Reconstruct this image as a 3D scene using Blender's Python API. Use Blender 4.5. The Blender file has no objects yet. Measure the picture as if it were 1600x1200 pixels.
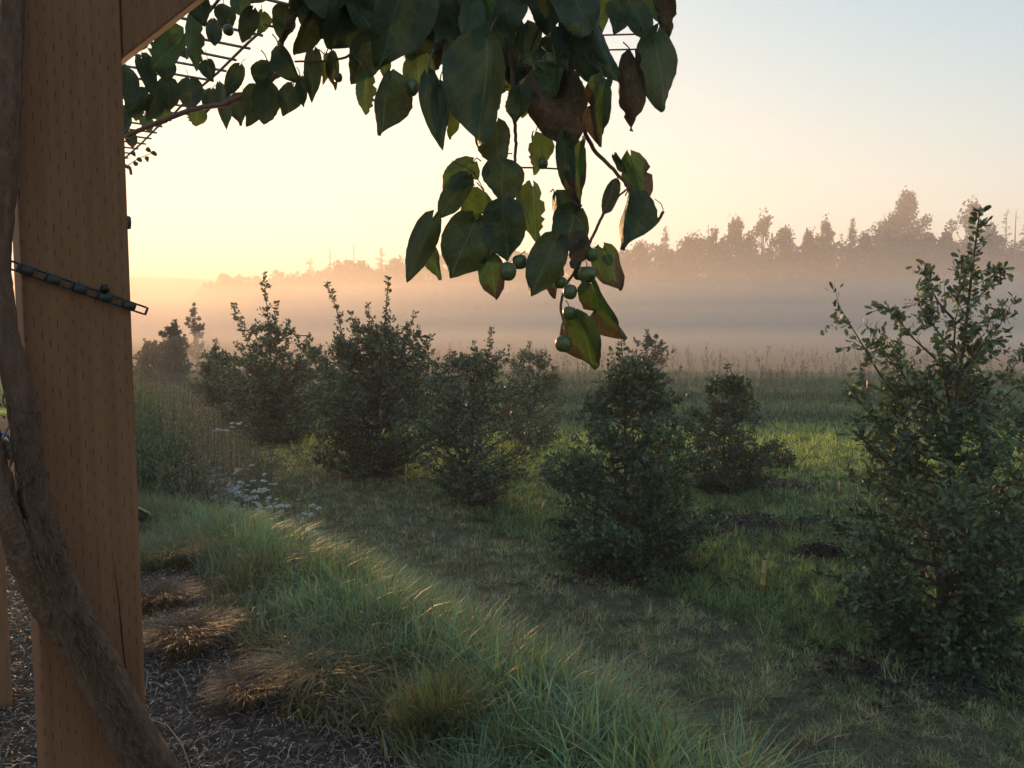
import bpy, math, random
import numpy as np
from mathutils import Vector, Matrix

SC = bpy.context.scene
COL = SC.collection
R = math.radians
rng = np.random.default_rng(7)
random.seed(7)

# ------------------------------------------------------------------ camera
EYE = 2.7
FPX = 1232.0
PITCH = R(4.4)
cam_d = bpy.data.cameras.new('camera')
cam = bpy.data.objects.new('camera', cam_d)
COL.objects.link(cam)
cam.location = (0, 0, EYE)
cam.rotation_euler = (R(90) - PITCH, 0, 0)
cam_d.sensor_width = 36.0
cam_d.lens = FPX / 1600.0 * 36.0
cam_d.clip_start = 0.05
cam_d.clip_end = 3000
cam_d.dof.use_dof = False
SC.camera = cam

# ------------------------------------------------------------------ sky, sun, exposure
SUN_EL, SUN_AZ = 5.5, -25.0          # azimuth from +Y towards +X, degrees
world = bpy.data.worlds.new('World')
SC.world = world
world.use_nodes = True
wn = world.node_tree
bg = wn.nodes['Background']
sky = wn.nodes.new('ShaderNodeTexSky')
sky.sky_type = 'NISHITA'
sky.sun_disc = False
sky.sun_elevation = R(SUN_EL)
sky.sun_rotation = R(SUN_AZ)
sky.air_density = 1.0
sky.dust_density = 1.0
sky.ozone_density = 2.4
# bright dawn sky with a soft shoulder per channel: x / sqrt(1 + (x / limit)^2)
SKY_LIMIT = (2.30, 2.08, 1.60)
SKY_TINT = (1.01, 0.93, 1.13)
ss_ = wn.nodes.new('ShaderNodeSeparateColor'); sc_ = wn.nodes.new('ShaderNodeCombineColor')
wn.links.new(sky.outputs[0], ss_.inputs[0])
def wm(op, a, b):
    m = wn.nodes.new('ShaderNodeMath'); m.operation = op
    for i, v in enumerate((a, b)):
        if hasattr(v, 'links'): wn.links.new(v, m.inputs[i])
        else: m.inputs[i].default_value = v
    return m.outputs[0]
for i_, l_ in enumerate(SKY_LIMIT):
    x_ = wm('MULTIPLY', ss_.outputs[i_], SKY_TINT[i_])
    q_ = wm('POWER', wm('ADD', wm('POWER', wm('DIVIDE', x_, l_), 2.0), 1.0), 0.5)
    wn.links.new(wm('DIVIDE', x_, q_), sc_.inputs[i_])
wn.links.new(sc_.outputs[0], bg.inputs[0])
bg.inputs[1].default_value = 0.15

sun_d = bpy.data.lights.new('sun', 'SUN')
sun_d.energy = 2.7
sun_d.angle = R(3.0)
sun_d.color = (1.0, 0.54, 0.22)
sun = bpy.data.objects.new('sun', sun_d)
COL.objects.link(sun)
sdir = Vector((math.sin(R(SUN_AZ)) * math.cos(R(SUN_EL)), math.cos(R(SUN_AZ)) * math.cos(R(SUN_EL)), math.sin(R(SUN_EL))))
sun.rotation_euler = sdir.to_track_quat('Z', 'Y').to_euler()
sun.location = sdir * 60

SC.view_settings.view_transform = 'Standard'
SC.view_settings.look = 'None'
SC.view_settings.exposure = 2.0
SC.view_settings.gamma = 1.0
SC.view_settings.use_curve_mapping = False
SC.cycles.volume_bounces = 2
SC.cycles.max_bounces = 8
SC.cycles.sample_clamp_indirect = 4.0

# ------------------------------------------------------------------ pixel helpers (to read positions off the photograph)
CF = np.array([0, math.cos(PITCH), -math.sin(PITCH)])
CU = np.array([0, math.sin(PITCH), math.cos(PITCH)])
CR = np.array([1.0, 0, 0])
CO = np.array([0, 0, EYE])
def ray(px, py):
    return CF + CR * ((px - 800) / FPX) + CU * ((600 - py) / FPX)
def P(px, py, d):
    """point seen at photo pixel px,py at ground distance d ahead"""
    v = ray(px, py)
    return CO + v * (d / v[1])
def on_plane(px, py, p0, n):
    v = ray(px, py)
    return CO + v * (np.dot(np.array(p0) - CO, n) / np.dot(v, n))

# ------------------------------------------------------------------ noise / terrain
def _h(ix, iy, s):
    n = (ix * 374761393 + iy * 668265263 + s * 974711) & 0xffffffff
    n = ((n ^ (n >> 13)) * 1274126177) & 0xffffffff
    return ((n ^ (n >> 16)) & 0xffff) / 65535.0
def vn(x, y, s=0):
    x = np.asarray(x, float); y = np.asarray(y, float)
    ix = np.floor(x).astype(np.int64); iy = np.floor(y).astype(np.int64)
    fx = x - ix; fy = y - iy
    fx = fx * fx * (3 - 2 * fx); fy = fy * fy * (3 - 2 * fy)
    a = _h(ix, iy, s); b = _h(ix + 1, iy, s); c = _h(ix, iy + 1, s); d = _h(ix + 1, iy + 1, s)
    return (a * (1 - fx) + b * fx) * (1 - fy) + (c * (1 - fx) + d * fx) * fy
def fbm(x, y, s=0, o=3):
    r = 0; a = 0.5; t = 0
    for k in range(o):
        r = r + a * vn(x * 2 ** k, y * 2 ** k, s + k); t += a; a *= 0.5
    return r / t
def sstep(a, b, x):
    t = np.clip((x - a) / (b - a), 0, 1)
    return t * t * (3 - 2 * t)
def bank_s(x, y):
    return 0.763 * x + 0.645 * y - 0.26 * np.maximum(0, np.asarray(y) - 8.0)
def hz(x, y):
    x = np.asarray(x, float); y = np.asarray(y, float)
    s = bank_s(x, y)
    z = 1.0 - sstep(1.6, 4.4, s) * 1.0
    fall = sstep(60, 30, np.hypot(x, y))
    z = z * sstep(25, 13, y) * fall
    z = z + 0.05 * (fbm(x * 0.7, y * 0.7, 3) - 0.5) * fall
    near = sstep(45, 20, y)
    # rough rows beyond the orchard
    for yc, hh, w in ((22.5, 0.16, 1.0), (27.5, 0.22, 1.4), (33.0, 0.22, 1.8)):
        yy = y + 0.6 * (vn(x * 0.25, y * 0 + yc, 5) - 0.5) * 2
        z = z + hh * np.exp(-((yy - yc) / w) ** 2) * sstep(-6, 0, x)
    return z
def ground_at(px, py):
    v = ray(px, py)
    t = 0.5
    while t < 900:
        p = CO + v * t
        if p[2] < float(hz(p[0], p[1])):
            return p
        t *= 1.004
    return CO + v * t

# ------------------------------------------------------------------ object helpers
def tag(o, label=None, cat=None, group=None, kind=None):
    if label: o['label'] = label
    if cat: o['category'] = cat
    if group: o['group'] = group
    if kind: o['kind'] = kind
    return o
def empty(name, loc=(0, 0, 0), label=None, cat=None, group=None):
    o = bpy.data.objects.new(name, None)
    o.empty_display_size = 0.2
    o.location = [float(c) for c in loc]
    COL.objects.link(o)
    return tag(o, label, cat, group)
def mesh_np(name, V, F, mat, parent=None, cols=None, smooth=False, extra=None):
    """V (n,3) world coordinates, F (m,k) indices or list of such arrays"""
    V = np.ascontiguousarray(V, dtype=np.float32)
    Fs = F if isinstance(F, list) else [F]
    me = bpy.data.meshes.new(name)
    nl = sum(f.size for f in Fs); nf = sum(len(f) for f in Fs)
    me.vertices.add(len(V)); me.loops.add(nl); me.polygons.add(nf)
    off = np.zeros(3, np.float32)
    if parent is not None:
        off = np.array(parent_origin(parent), np.float32)
    me.vertices.foreach_set('co', (V - off).ravel())
    me.loops.foreach_set('vertex_index', np.concatenate([f.ravel() for f in Fs]).astype(np.int32))
    ls = []; tot = []; c = 0
    for f in Fs:
        k = f.shape[1]
        ls.append(c + np.arange(len(f)) * k); tot.append(np.full(len(f), k)); c += f.size
    me.polygons.foreach_set('loop_start', np.concatenate(ls).astype(np.int32))
    me.polygons.foreach_set('loop_total', np.concatenate(tot).astype(np.int32))
    if cols is not None:
        ca = me.color_attributes.new('Col', 'FLOAT_COLOR', 'POINT')
        c4 = np.ones((len(V), 4), np.float32); c4[:, :cols.shape[1]] = cols
        ca.data.foreach_set('color', c4.ravel())
    me.update(calc_edges=True)
    me.validate()
    if smooth:
        me.polygons.foreach_set('use_smooth', np.ones(len(me.polygons), bool))
    me.materials.append(mat)
    o = bpy.data.objects.new(name, me)
    COL.objects.link(o)
    if parent is not None:
        o.parent = parent
    return o
def parent_origin(p):
    v = Vector((0, 0, 0))
    while p is not None:
        v = v + p.location; p = p.parent
    return v

def tube(pts, rad, k=8, cap=True, wob=0.0, seed=0):
    """returns V,F quads for a tapered tube"""
    pts = np.array(pts, float); n = len(pts)
    rad = np.full(n, rad) if np.isscalar(rad) else np.array(rad, float)
    t = np.gradient(pts, axis=0); t /= np.linalg.norm(t, axis=1)[:, None] + 1e-9
    ref = np.array([0.0, 0.0, 1.0]) if abs(t[:, 2]).mean() < 0.8 else np.array([0.0, 1.0, 0.0])
    a = np.cross(t, ref); a /= np.linalg.norm(a, axis=1)[:, None] + 1e-9
    b = np.cross(t, a)
    th = np.arange(k) * 2 * math.pi / k
    rr = rad[:, None] * np.ones(k)
    if wob:
        r2 = np.random.default_rng(seed)
        rr = rr * (1 + wob * (r2.random((n, k)) - 0.5))
    V = pts[:, None, :] + rr[:, :, None] * (np.cos(th)[None, :, None] * a[:, None, :] + np.sin(th)[None, :, None] * b[:, None, :])
    V = V.reshape(-1, 3)
    i = np.arange(n - 1)[:, None] * k + np.arange(k)[None, :]
    j = np.arange(n - 1)[:, None] * k + (np.arange(k)[None, :] + 1) % k
    F = np.stack([i, j, j + k, i + k], -1).reshape(-1, 4)
    if cap:
        V = np.vstack([V, pts[0], pts[-1]])
        c0, c1 = n * k, n * k + 1
        q = np.arange(k)
        f0 = np.stack([(q + 1) % k, q, np.full(k, c0), np.full(k, c0)], -1)
        f1 = np.stack([(n - 1) * k + q, (n - 1) * k + (q + 1) % k, np.full(k, c1), np.full(k, c1)], -1)
        tri = np.vstack([f0[:, :3], f1[:, :3]])
        return V, [F, tri]
    return V, [F]
class MB:
    """collects tubes and boxes, then links them as one mesh"""
    def __init__(s): s.V = []; s.Q = []; s.T = []; s.n = 0
    def add(s, V, Fs):
        for f in (Fs if isinstance(Fs, list) else [Fs]):
            (s.Q if f.shape[1] == 4 else s.T).append(f + s.n)
        s.V.append(V); s.n += len(V); return s
    def tube(s, pts, rad, k=6, **kw):
        V, F = tube(pts, rad, k, **kw); return s.add(V, F)
    def box(s, o, ax, ay, az):
        o, ax, ay, az = [np.array(q, float) for q in (o, ax, ay, az)]
        V = np.array([o, o + ax, o + ax + ay, o + ay, o + az, o + ax + az, o + ax + ay + az, o + ay + az])
        if np.dot(np.cross(ax, ay), az) > 0:
            F = np.array([[0, 3, 2, 1], [4, 5, 6, 7], [0, 1, 5, 4], [1, 2, 6, 5], [2, 3, 7, 6], [3, 0, 4, 7]])
        else:
            F = np.array([[0, 1, 2, 3], [7, 6, 5, 4], [4, 5, 1, 0], [5, 6, 2, 1], [6, 7, 3, 2], [7, 4, 0, 3]])
        return s.add(V, F)
    def build(s, name, mat, parent=None, smooth=True):
        Fs = []
        if s.Q: Fs.append(np.vstack(s.Q))
        if s.T: Fs.append(np.vstack(s.T))
        return mesh_np(name, np.vstack(s.V), Fs, mat, parent, smooth=smooth)
def bevel(o, w, seg=2):
    m = o.modifiers.new('bevel', 'BEVEL'); m.width = w; m.segments = seg; m.limit_method = 'ANGLE'
    return o

# ------------------------------------------------------------------ materials
def mat_new(name):
    m = bpy.data.materials.new(name); m.use_nodes = True
    nt = m.node_tree; nt.nodes.clear()
    out = nt.nodes.new('ShaderNodeOutputMaterial')
    return m, nt, out
def N(nt, typ, **kw):
    n = nt.nodes.new(typ)
    for k, v in kw.items():
        if k.startswith('i_'):
            n.inputs[k[2:].replace('_', ' ')].default_value = v
        else:
            setattr(n, k, v)
    return n
def L(nt, a, b): nt.links.new(a, b)
def ramp(nt, fac, stops):
    r = nt.nodes.new('ShaderNodeValToRGB')
    el = r.color_ramp.elements
    while len(el) < len(stops): el.new(0.5)
    for e, (p, c) in zip(el, stops):
        e.position = p; e.color = (*c, 1)
    L(nt, fac, r.inputs[0]); return r.outputs[0]
def mixc(nt, fac, a, b, mode='MIX'):
    m = nt.nodes.new('ShaderNodeMix'); m.data_type = 'RGBA'; m.blend_type = mode
    for sock, v in ((0, fac), (6, a), (7, b)):
        if hasattr(v, 'links'): L(nt, v, m.inputs[sock])
        else: m.inputs[sock].default_value = v if sock == 0 else (*v, 1)
    return m.outputs[2]
def math_n(nt, op, a, b=None, c=None, clamp=False):
    m = nt.nodes.new('ShaderNodeMath'); m.operation = op; m.use_clamp = clamp
    for i, v in enumerate((a, b, c)):
        if v is None: continue
        if hasattr(v, 'links'): L(nt, v, m.inputs[i])
        else: m.inputs[i].default_value = v
    return m.outputs[0]
def noise(nt, vec, scale, detail=4, rough=0.6, out='Fac'):
    n = nt.nodes.new('ShaderNodeTexNoise')
    n.inputs['Scale'].default_value = scale; n.inputs['Detail'].default_value = detail; n.inputs['Roughness'].default_value = rough
    if vec is not None: L(nt, vec, n.inputs['Vector'])
    return n.outputs[out]

def foliage_mat(name, transl=0.35, rough=0.5, spec=0.35, tint=(1, 1, 1), gain=1.0):
    """colour comes from the per-leaf Col attribute"""
    m, nt, out = mat_new(name)
    at = N(nt, 'ShaderNodeAttribute', attribute_name='Col')
    geo = N(nt, 'ShaderNodeNewGeometry')
    nz = noise(nt, geo.outputs['Position'], 1.7, 3)
    f = math_n(nt, 'MULTIPLY_ADD', nz, 1.1, 0.5)
    c = mixc(nt, 1.0, at.outputs['Color'], tint, 'MULTIPLY')
    hs = N(nt, 'ShaderNodeHueSaturation'); L(nt, c, hs.inputs['Color']); L(nt, f, hs.inputs['Value'])
    b = N(nt, 'ShaderNodeBsdfPrincipled'); L(nt, hs.outputs[0], b.inputs['Base Color'])
    b.inputs['Roughness'].default_value = rough; b.inputs['Specular IOR Level'].default_value = spec
    t = N(nt, 'ShaderNodeBsdfTranslucent')
    tc = mixc(nt, 1.0, hs.outputs[0], (1.25, 1.3, 0.6), 'MULTIPLY'); L(nt, tc, t.inputs[0])
    mx = N(nt, 'ShaderNodeMixShader'); mx.inputs[0].default_value = transl
    L(nt, b.outputs[0], mx.inputs[1]); L(nt, t.outputs[0], mx.inputs[2]); L(nt, mx.outputs[0], out.inputs[0])
    return m
M_FOL = foliage_mat('shrub_foliage', 0.27, 0.45, 0.5)
M_GRASS = foliage_mat('grass_blades', 0.3, 0.45, 0.5)
M_FAR = foliage_mat('far_foliage', 0.2, 0.7, 0.2)

def bark_mat(name, c1, c2, scale=25, bump=0.6, stretch=(1, 1, 0.25)):
    m, nt, out = mat_new(name)
    tc = N(nt, 'ShaderNodeTexCoord'); mp = N(nt, 'ShaderNodeMapping'); L(nt, tc.outputs['Object'], mp.inputs[0]); mp.inputs['Scale'].default_value = stretch
    n1 = noise(nt, mp.outputs[0], scale, 6, 0.7); n2 = noise(nt, tc.outputs['Object'], scale * 4, 5, 0.7)
    c = ramp(nt, n1, [(0.3, c1), (0.7, c2)])
    c = mixc(nt, math_n(nt, 'MULTIPLY', n2, 0.5), c, (c2[0] * 1.5, c2[1] * 1.5, c2[2] * 1.5))
    b = N(nt, 'ShaderNodeBsdfPrincipled'); L(nt, c, b.inputs['Base Color']); b.inputs['Roughness'].default_value = 0.85; b.inputs['Specular IOR Level'].default_value = 0.2
    bp = N(nt, 'ShaderNodeBump'); bp.inputs['Strength'].default_value = bump; bp.inputs['Distance'].default_value = 0.01
    L(nt, math_n(nt, 'ADD', n1, math_n(nt, 'MULTIPLY', n2, 0.4)), bp.inputs['Height']); L(nt, bp.outputs[0], b.inputs['Normal'])
    L(nt, b.outputs[0], out.inputs[0]); return m
M_BARK = bark_mat('shrub_bark', (0.035, 0.028, 0.02), (0.09, 0.075, 0.055))
M_VBARK = bark_mat('vine_bark', (0.055, 0.030, 0.020), (0.25, 0.145, 0.095), 95, 1.0, (1, 1, .35))
M_FBARK = bark_mat('far_bark', (0.05, 0.045, 0.04), (0.10, 0.09, 0.08), 2)
def plain(name, c, rough=0.6, metal=0.0, spec=0.4, nscale=40, var=0.25):
    m, nt, out = mat_new(name)
    tc = N(nt, 'ShaderNodeTexCoord')
    nz = noise(nt, tc.outputs['Object'], nscale, 4)
    lo = tuple(x * (1 - var) for x in c); hi = tuple(min(1, x * (1 + var)) for x in c)
    cc = ramp(nt, nz, [(0.3, lo), (0.7, hi)])
    b = N(nt, 'ShaderNodeBsdfPrincipled'); L(nt, cc, b.inputs['Base Color'])
    b.inputs['Roughness'].default_value = rough; b.inputs['Metallic'].default_value = metal; b.inputs['Specular IOR Level'].default_value = spec
    L(nt, b.outputs[0], out.inputs[0]); return m

# ------------------------------------------------------------------ ground sheet
def build_ground():
    def axis(lo, hi, c, d0, g):
        a = [c]; d = d0
        while a[-1] < hi: a.append(a[-1] + d); d = max(d0, abs(a[-1] - c) * g)
        b = [c]; d = d0
        while b[-1] > lo: b.append(b[-1] - d); d = max(d0, abs(b[-1] - c) * g)
        return np.array(sorted(set(a + b)))
    xs = axis(-700, 700, 0, 0.12, 0.022); ys = axis(-40, 760, 2, 0.12, 0.022)
    X, Y = np.meshgrid(xs, ys)
    Z = hz(X, Y)
    nearw = sstep(30, 10, Y)
    Z = Z + 0.02 * (fbm(X * 5, Y * 5, 11) - 0.5) * nearw
    V = np.stack([X.ravel(), Y.ravel(), Z.ravel()], -1)
    nx, ny = len(xs), len(ys)
    i = (np.arange(ny - 1)[:, None] * nx + np.arange(nx - 1)[None, :])
    F = np.stack([i, i + 1, i + 1 + nx, i + nx], -1).reshape(-1, 4)
    s = bank_s(X, Y)
    nz = fbm(X * 1.3, Y * 1.3, 21)
    mulch = sstep(2.9, 1.9, s + (nz - 0.5) * 1.6)
    path = sstep(3.9, 4.5, s + (nz - .5)) * sstep(6.3, 5.5, s + (nz - .5) * 1.0) * sstep(22, 12, Y)
    field = sstep(30, 42, Y)
    cols = np.stack([mulch.ravel(), path.ravel(), field.ravel()], -1)
    m, nt, out = mat_new('ground_soil_and_turf')
    at = N(nt, 'ShaderNodeAttribute', attribute_name='Col')
    sp = N(nt, 'ShaderNodeSeparateColor'); L(nt, at.outputs['Color'], sp.inputs[0])
    geo = N(nt, 'ShaderNodeNewGeometry'); pos = geo.outputs['Position']
    n1 = noise(nt, pos, 1.1, 5); n2 = noise(nt, pos, 22, 6, 0.7); n3 = noise(nt, pos, 0.05, 3); n4 = noise(nt, pos, 120, 3, .7)
    lawn = ramp(nt, n1, [(0.3, (0.075, 0.095, 0.035)), (0.7, (0.14, 0.15, 0.06))])
    lawn = mixc(nt, n2, lawn, (0.05, 0.06, 0.024))
    dry = ramp(nt, n2, [(0.3, (0.095, 0.095, 0.048)), (0.7, (0.24, 0.20, 0.11))])
    mul = ramp(nt, n2, [(0.35, (0.028, 0.020, 0.014)), (0.62, (0.09, 0.066, 0.048)), (0.75, (0.16, 0.13, 0.11))])
    fld = ramp(nt, n3, [(0.3, (0.34, 0.21, 0.11)), (0.7, (0.46, 0.27, 0.14))])
    c = mixc(nt, sp.outputs[1], lawn, dry); c = mixc(nt, sp.outputs[0], c, mul); c = mixc(nt, sp.outputs[2], c, fld)
    b = N(nt, 'ShaderNodeBsdfPrincipled'); L(nt, c, b.inputs['Base Color']); b.inputs['Roughness'].default_value = 0.95; b.inputs['Specular IOR Level'].default_value = 0.15
    bp = N(nt, 'ShaderNodeBump'); bp.inputs['Strength'].default_value = 0.8; bp.inputs['Distance'].default_value = 0.03
    L(nt, math_n(nt, 'ADD', n2, math_n(nt, 'MULTIPLY', n4, 0.4)), bp.inputs['Height']); L(nt, bp.outputs[0], b.inputs['Normal'])
    L(nt, b.outputs[0], out.inputs[0])
    o = mesh_np('ground', V, F, m, cols=cols, smooth=True)
    tag(o, 'ground falling from a mulched bank to mown orchard grass and a dry brown field', kind='structure')
build_ground()

# ------------------------------------------------------------------ hill
def build_hill():
    xs = np.linspace(-560, 120, 120); ys = np.linspace(430, 690, 50)
    X, Y = np.meshgrid(xs, ys)
    prof = np.interp(X, [-560, -420, -300, -230, -170, -110, -40, 40, 120], [20, 38, 37, 35, 30, 22, 12, 4, 0])
    Z = prof * np.exp(-((Y - 560) / 75) ** 2) + 1.8 * (fbm(X * .12, Y * .12, 4) - .5) * (prof > 2) - 0.6
    V = np.stack([X.ravel(), Y.ravel(), Z.ravel()], -1)
    nx, ny = 120, 50
    i = (np.arange(ny - 1)[:, None] * nx + np.arange(nx - 1)[None, :])
    F = np.stack([i, i + 1, i + 1 + nx, i + nx], -1).reshape(-1, 4)
    o = mesh_np('hill', V, F, plain('hill_woods', (0.07, 0.08, 0.045), 0.9, nscale=.03, var=.4), smooth=True)
    tag(o, 'low wooded hill far off behind the fog', kind='structure')
build_hill()

# ------------------------------------------------------------------ haze and the fog lying on the field
def vol_box(name, lo, hi, dens, col, g, label):
    mb = MB(); lo = np.array(lo, float); hi = np.array(hi, float); d = hi - lo
    mb.box(lo, (d[0], 0, 0), (0, d[1], 0), (0, 0, d[2]))
    m, nt, out = mat_new(name + '_air')
    v = N(nt, 'ShaderNodeVolumePrincipled'); v.inputs['Color'].default_value = (*col, 1)
    v.inputs['Density'].default_value = dens; v.inputs['Anisotropy'].default_value = g
    L(nt, v.outputs[0], out.inputs['Volume'])
    o = mb.build(name, m, smooth=False)
    return tag(o, label, kind='stuff')
vol_box('haze', (-740, -60, -3), (740, 800, 44), 0.0018, (0.97, 0.95, 0.93), 0.30, 'thin morning haze in the air over the whole place')
vol_box('ground_mist', (-710, 27, -2.7), (710, 440, 2.2), 0.009, (0.98, 0.87, 0.72), 0.48, 'shallow mist hugging the ground of the field')
vol_box('fog', (-690, 60, -2), (690, 420, 9.0), 0.012, (0.98, 0.87, 0.72), 0.48, 'low bank of morning fog lying on the brown field')
vol_box('mist', (-700, 50, -2.4), (700, 430, 30.0), 0.0017, (0.98, 0.88, 0.76), 0.45, 'thinner morning mist standing above the fog up to the treetops')

def wisp(x, y, z, rx, ry, rz, dens, label):
    n, k = 8, 20; V = []
    for i in range(n + 1):
        a = math.pi * i / n
        for j in range(k):
            b = 2 * math.pi * j / k; q = 1 + .12 * math.sin(3 * b + x)
            V.append((x + rx * math.sin(a) * math.cos(b) * q, y + ry * math.sin(a) * math.sin(b) * q, z + rz * math.cos(a)))
    F = np.array([(i * k + j, (i + 1) * k + j, (i + 1) * k + (j + 1) % k, i * k + (j + 1) % k) for i in range(n) for j in range(k)])
    m, nt, out = mat_new('wisp_air'); v = N(nt, 'ShaderNodeVolumePrincipled'); v.inputs['Color'].default_value = (.98, .91, .83, 1)
    v.inputs['Density'].default_value = dens; v.inputs['Anisotropy'].default_value = .3; L(nt, v.outputs[0], out.inputs['Volume'])
    tag(mesh_np('mist_wisp', np.array(V), F, m), label, kind='stuff')
wisp(40, 118, 3.6, 60, 16, 2.0, .016, 'long drifting wisp of mist over the field at right')
wisp(-60, 130, 4.4, 55, 18, 2.2, .014, 'long drifting wisp of mist over the field at left')
wisp(5, 150, 8.5, 70, 14, 2.0, .010, 'higher wisp of mist before the middle of the treeline')
wisp(95, 140, 9.5, 40, 14, 2.2, .012, 'higher wisp of mist before the right end of the treeline')
wisp(-20, 92, 1.9, 30, 9, 1.1, .014, 'low wisp of mist just beyond the seeding weeds')

# ------------------------------------------------------------------ scattered leaf helper
LEAF_PLAIN = (np.array([[0, 0, 0], [-.30, .35, .05], [.30, .35, .05], [-.24, .72, .03], [.24, .72, .03], [0, 1, -.06], [0, .4, -.02]]),
              np.array([[0, 6, 1], [0, 2, 6], [1, 6, 3], [2, 4, 6], [3, 6, 5], [4, 5, 6]]))
_ol = [(0, 0), (.06, .12), (.20, .20), (.10, .30), (.30, .42), (.16, .50), (.34, .66), (.18, .74), (.22, .90), (0, 1.0)]
_ov = [[0, .5, -.03]] + [[x, y, .05 * abs(x) * 4] for x, y in _ol] + [[-x, y, .05 * abs(x) * 4] for x, y in _ol[1:-1][::-1]]
OAK = (np.array(_ov), np.array([[0, i, i + 1] for i in range(1, 18)] + [[0, 18, 1]]))
LEAF_QUAD = (np.array([[0, 0, 0], [-.4, .5, .1], [.4, .5, .1], [0, 1, 0]]), np.array([[0, 2, 1], [1, 2, 3]]))
def frames(dirs, g):
    d = dirs / (np.linalg.norm(dirs, axis=1)[:, None] + 1e-9)
    r = g.normal(size=d.shape); x = np.cross(d, r); x /= np.linalg.norm(x, axis=1)[:, None] + 1e-9
    z = np.cross(x, d)
    return x, d, z
def scatter(template, pos, dirs, size, g, width=1.0):
    TV, TF = template; n = len(pos); k = len(TV)
    x, y, z = frames(dirs, g)
    size = np.broadcast_to(size, (n,))
    V = pos[:, None, :] + size[:, None, None] * (TV[None, :, 0:1] * width * x[:, None, :] + TV[None, :, 1:2] * y[:, None, :] + TV[None, :, 2:3] * z[:, None, :])
    F = (TF[None] + (np.arange(n) * k)[:, None, None]).reshape(-1, 3)
    return V.reshape(-1, 3), F
def leaf_cols(n, k, base, g, var=0.35, warm=0.08):
    c = np.array(base)[None, :] * (1 + var * (g.random((n, 1)) * 2 - 1))
    w = g.random(n) < warm
    c[w] = c[w] * np.array([1.9, 1.25, 0.7])
    return np.repeat(c, k, axis=0)

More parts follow.
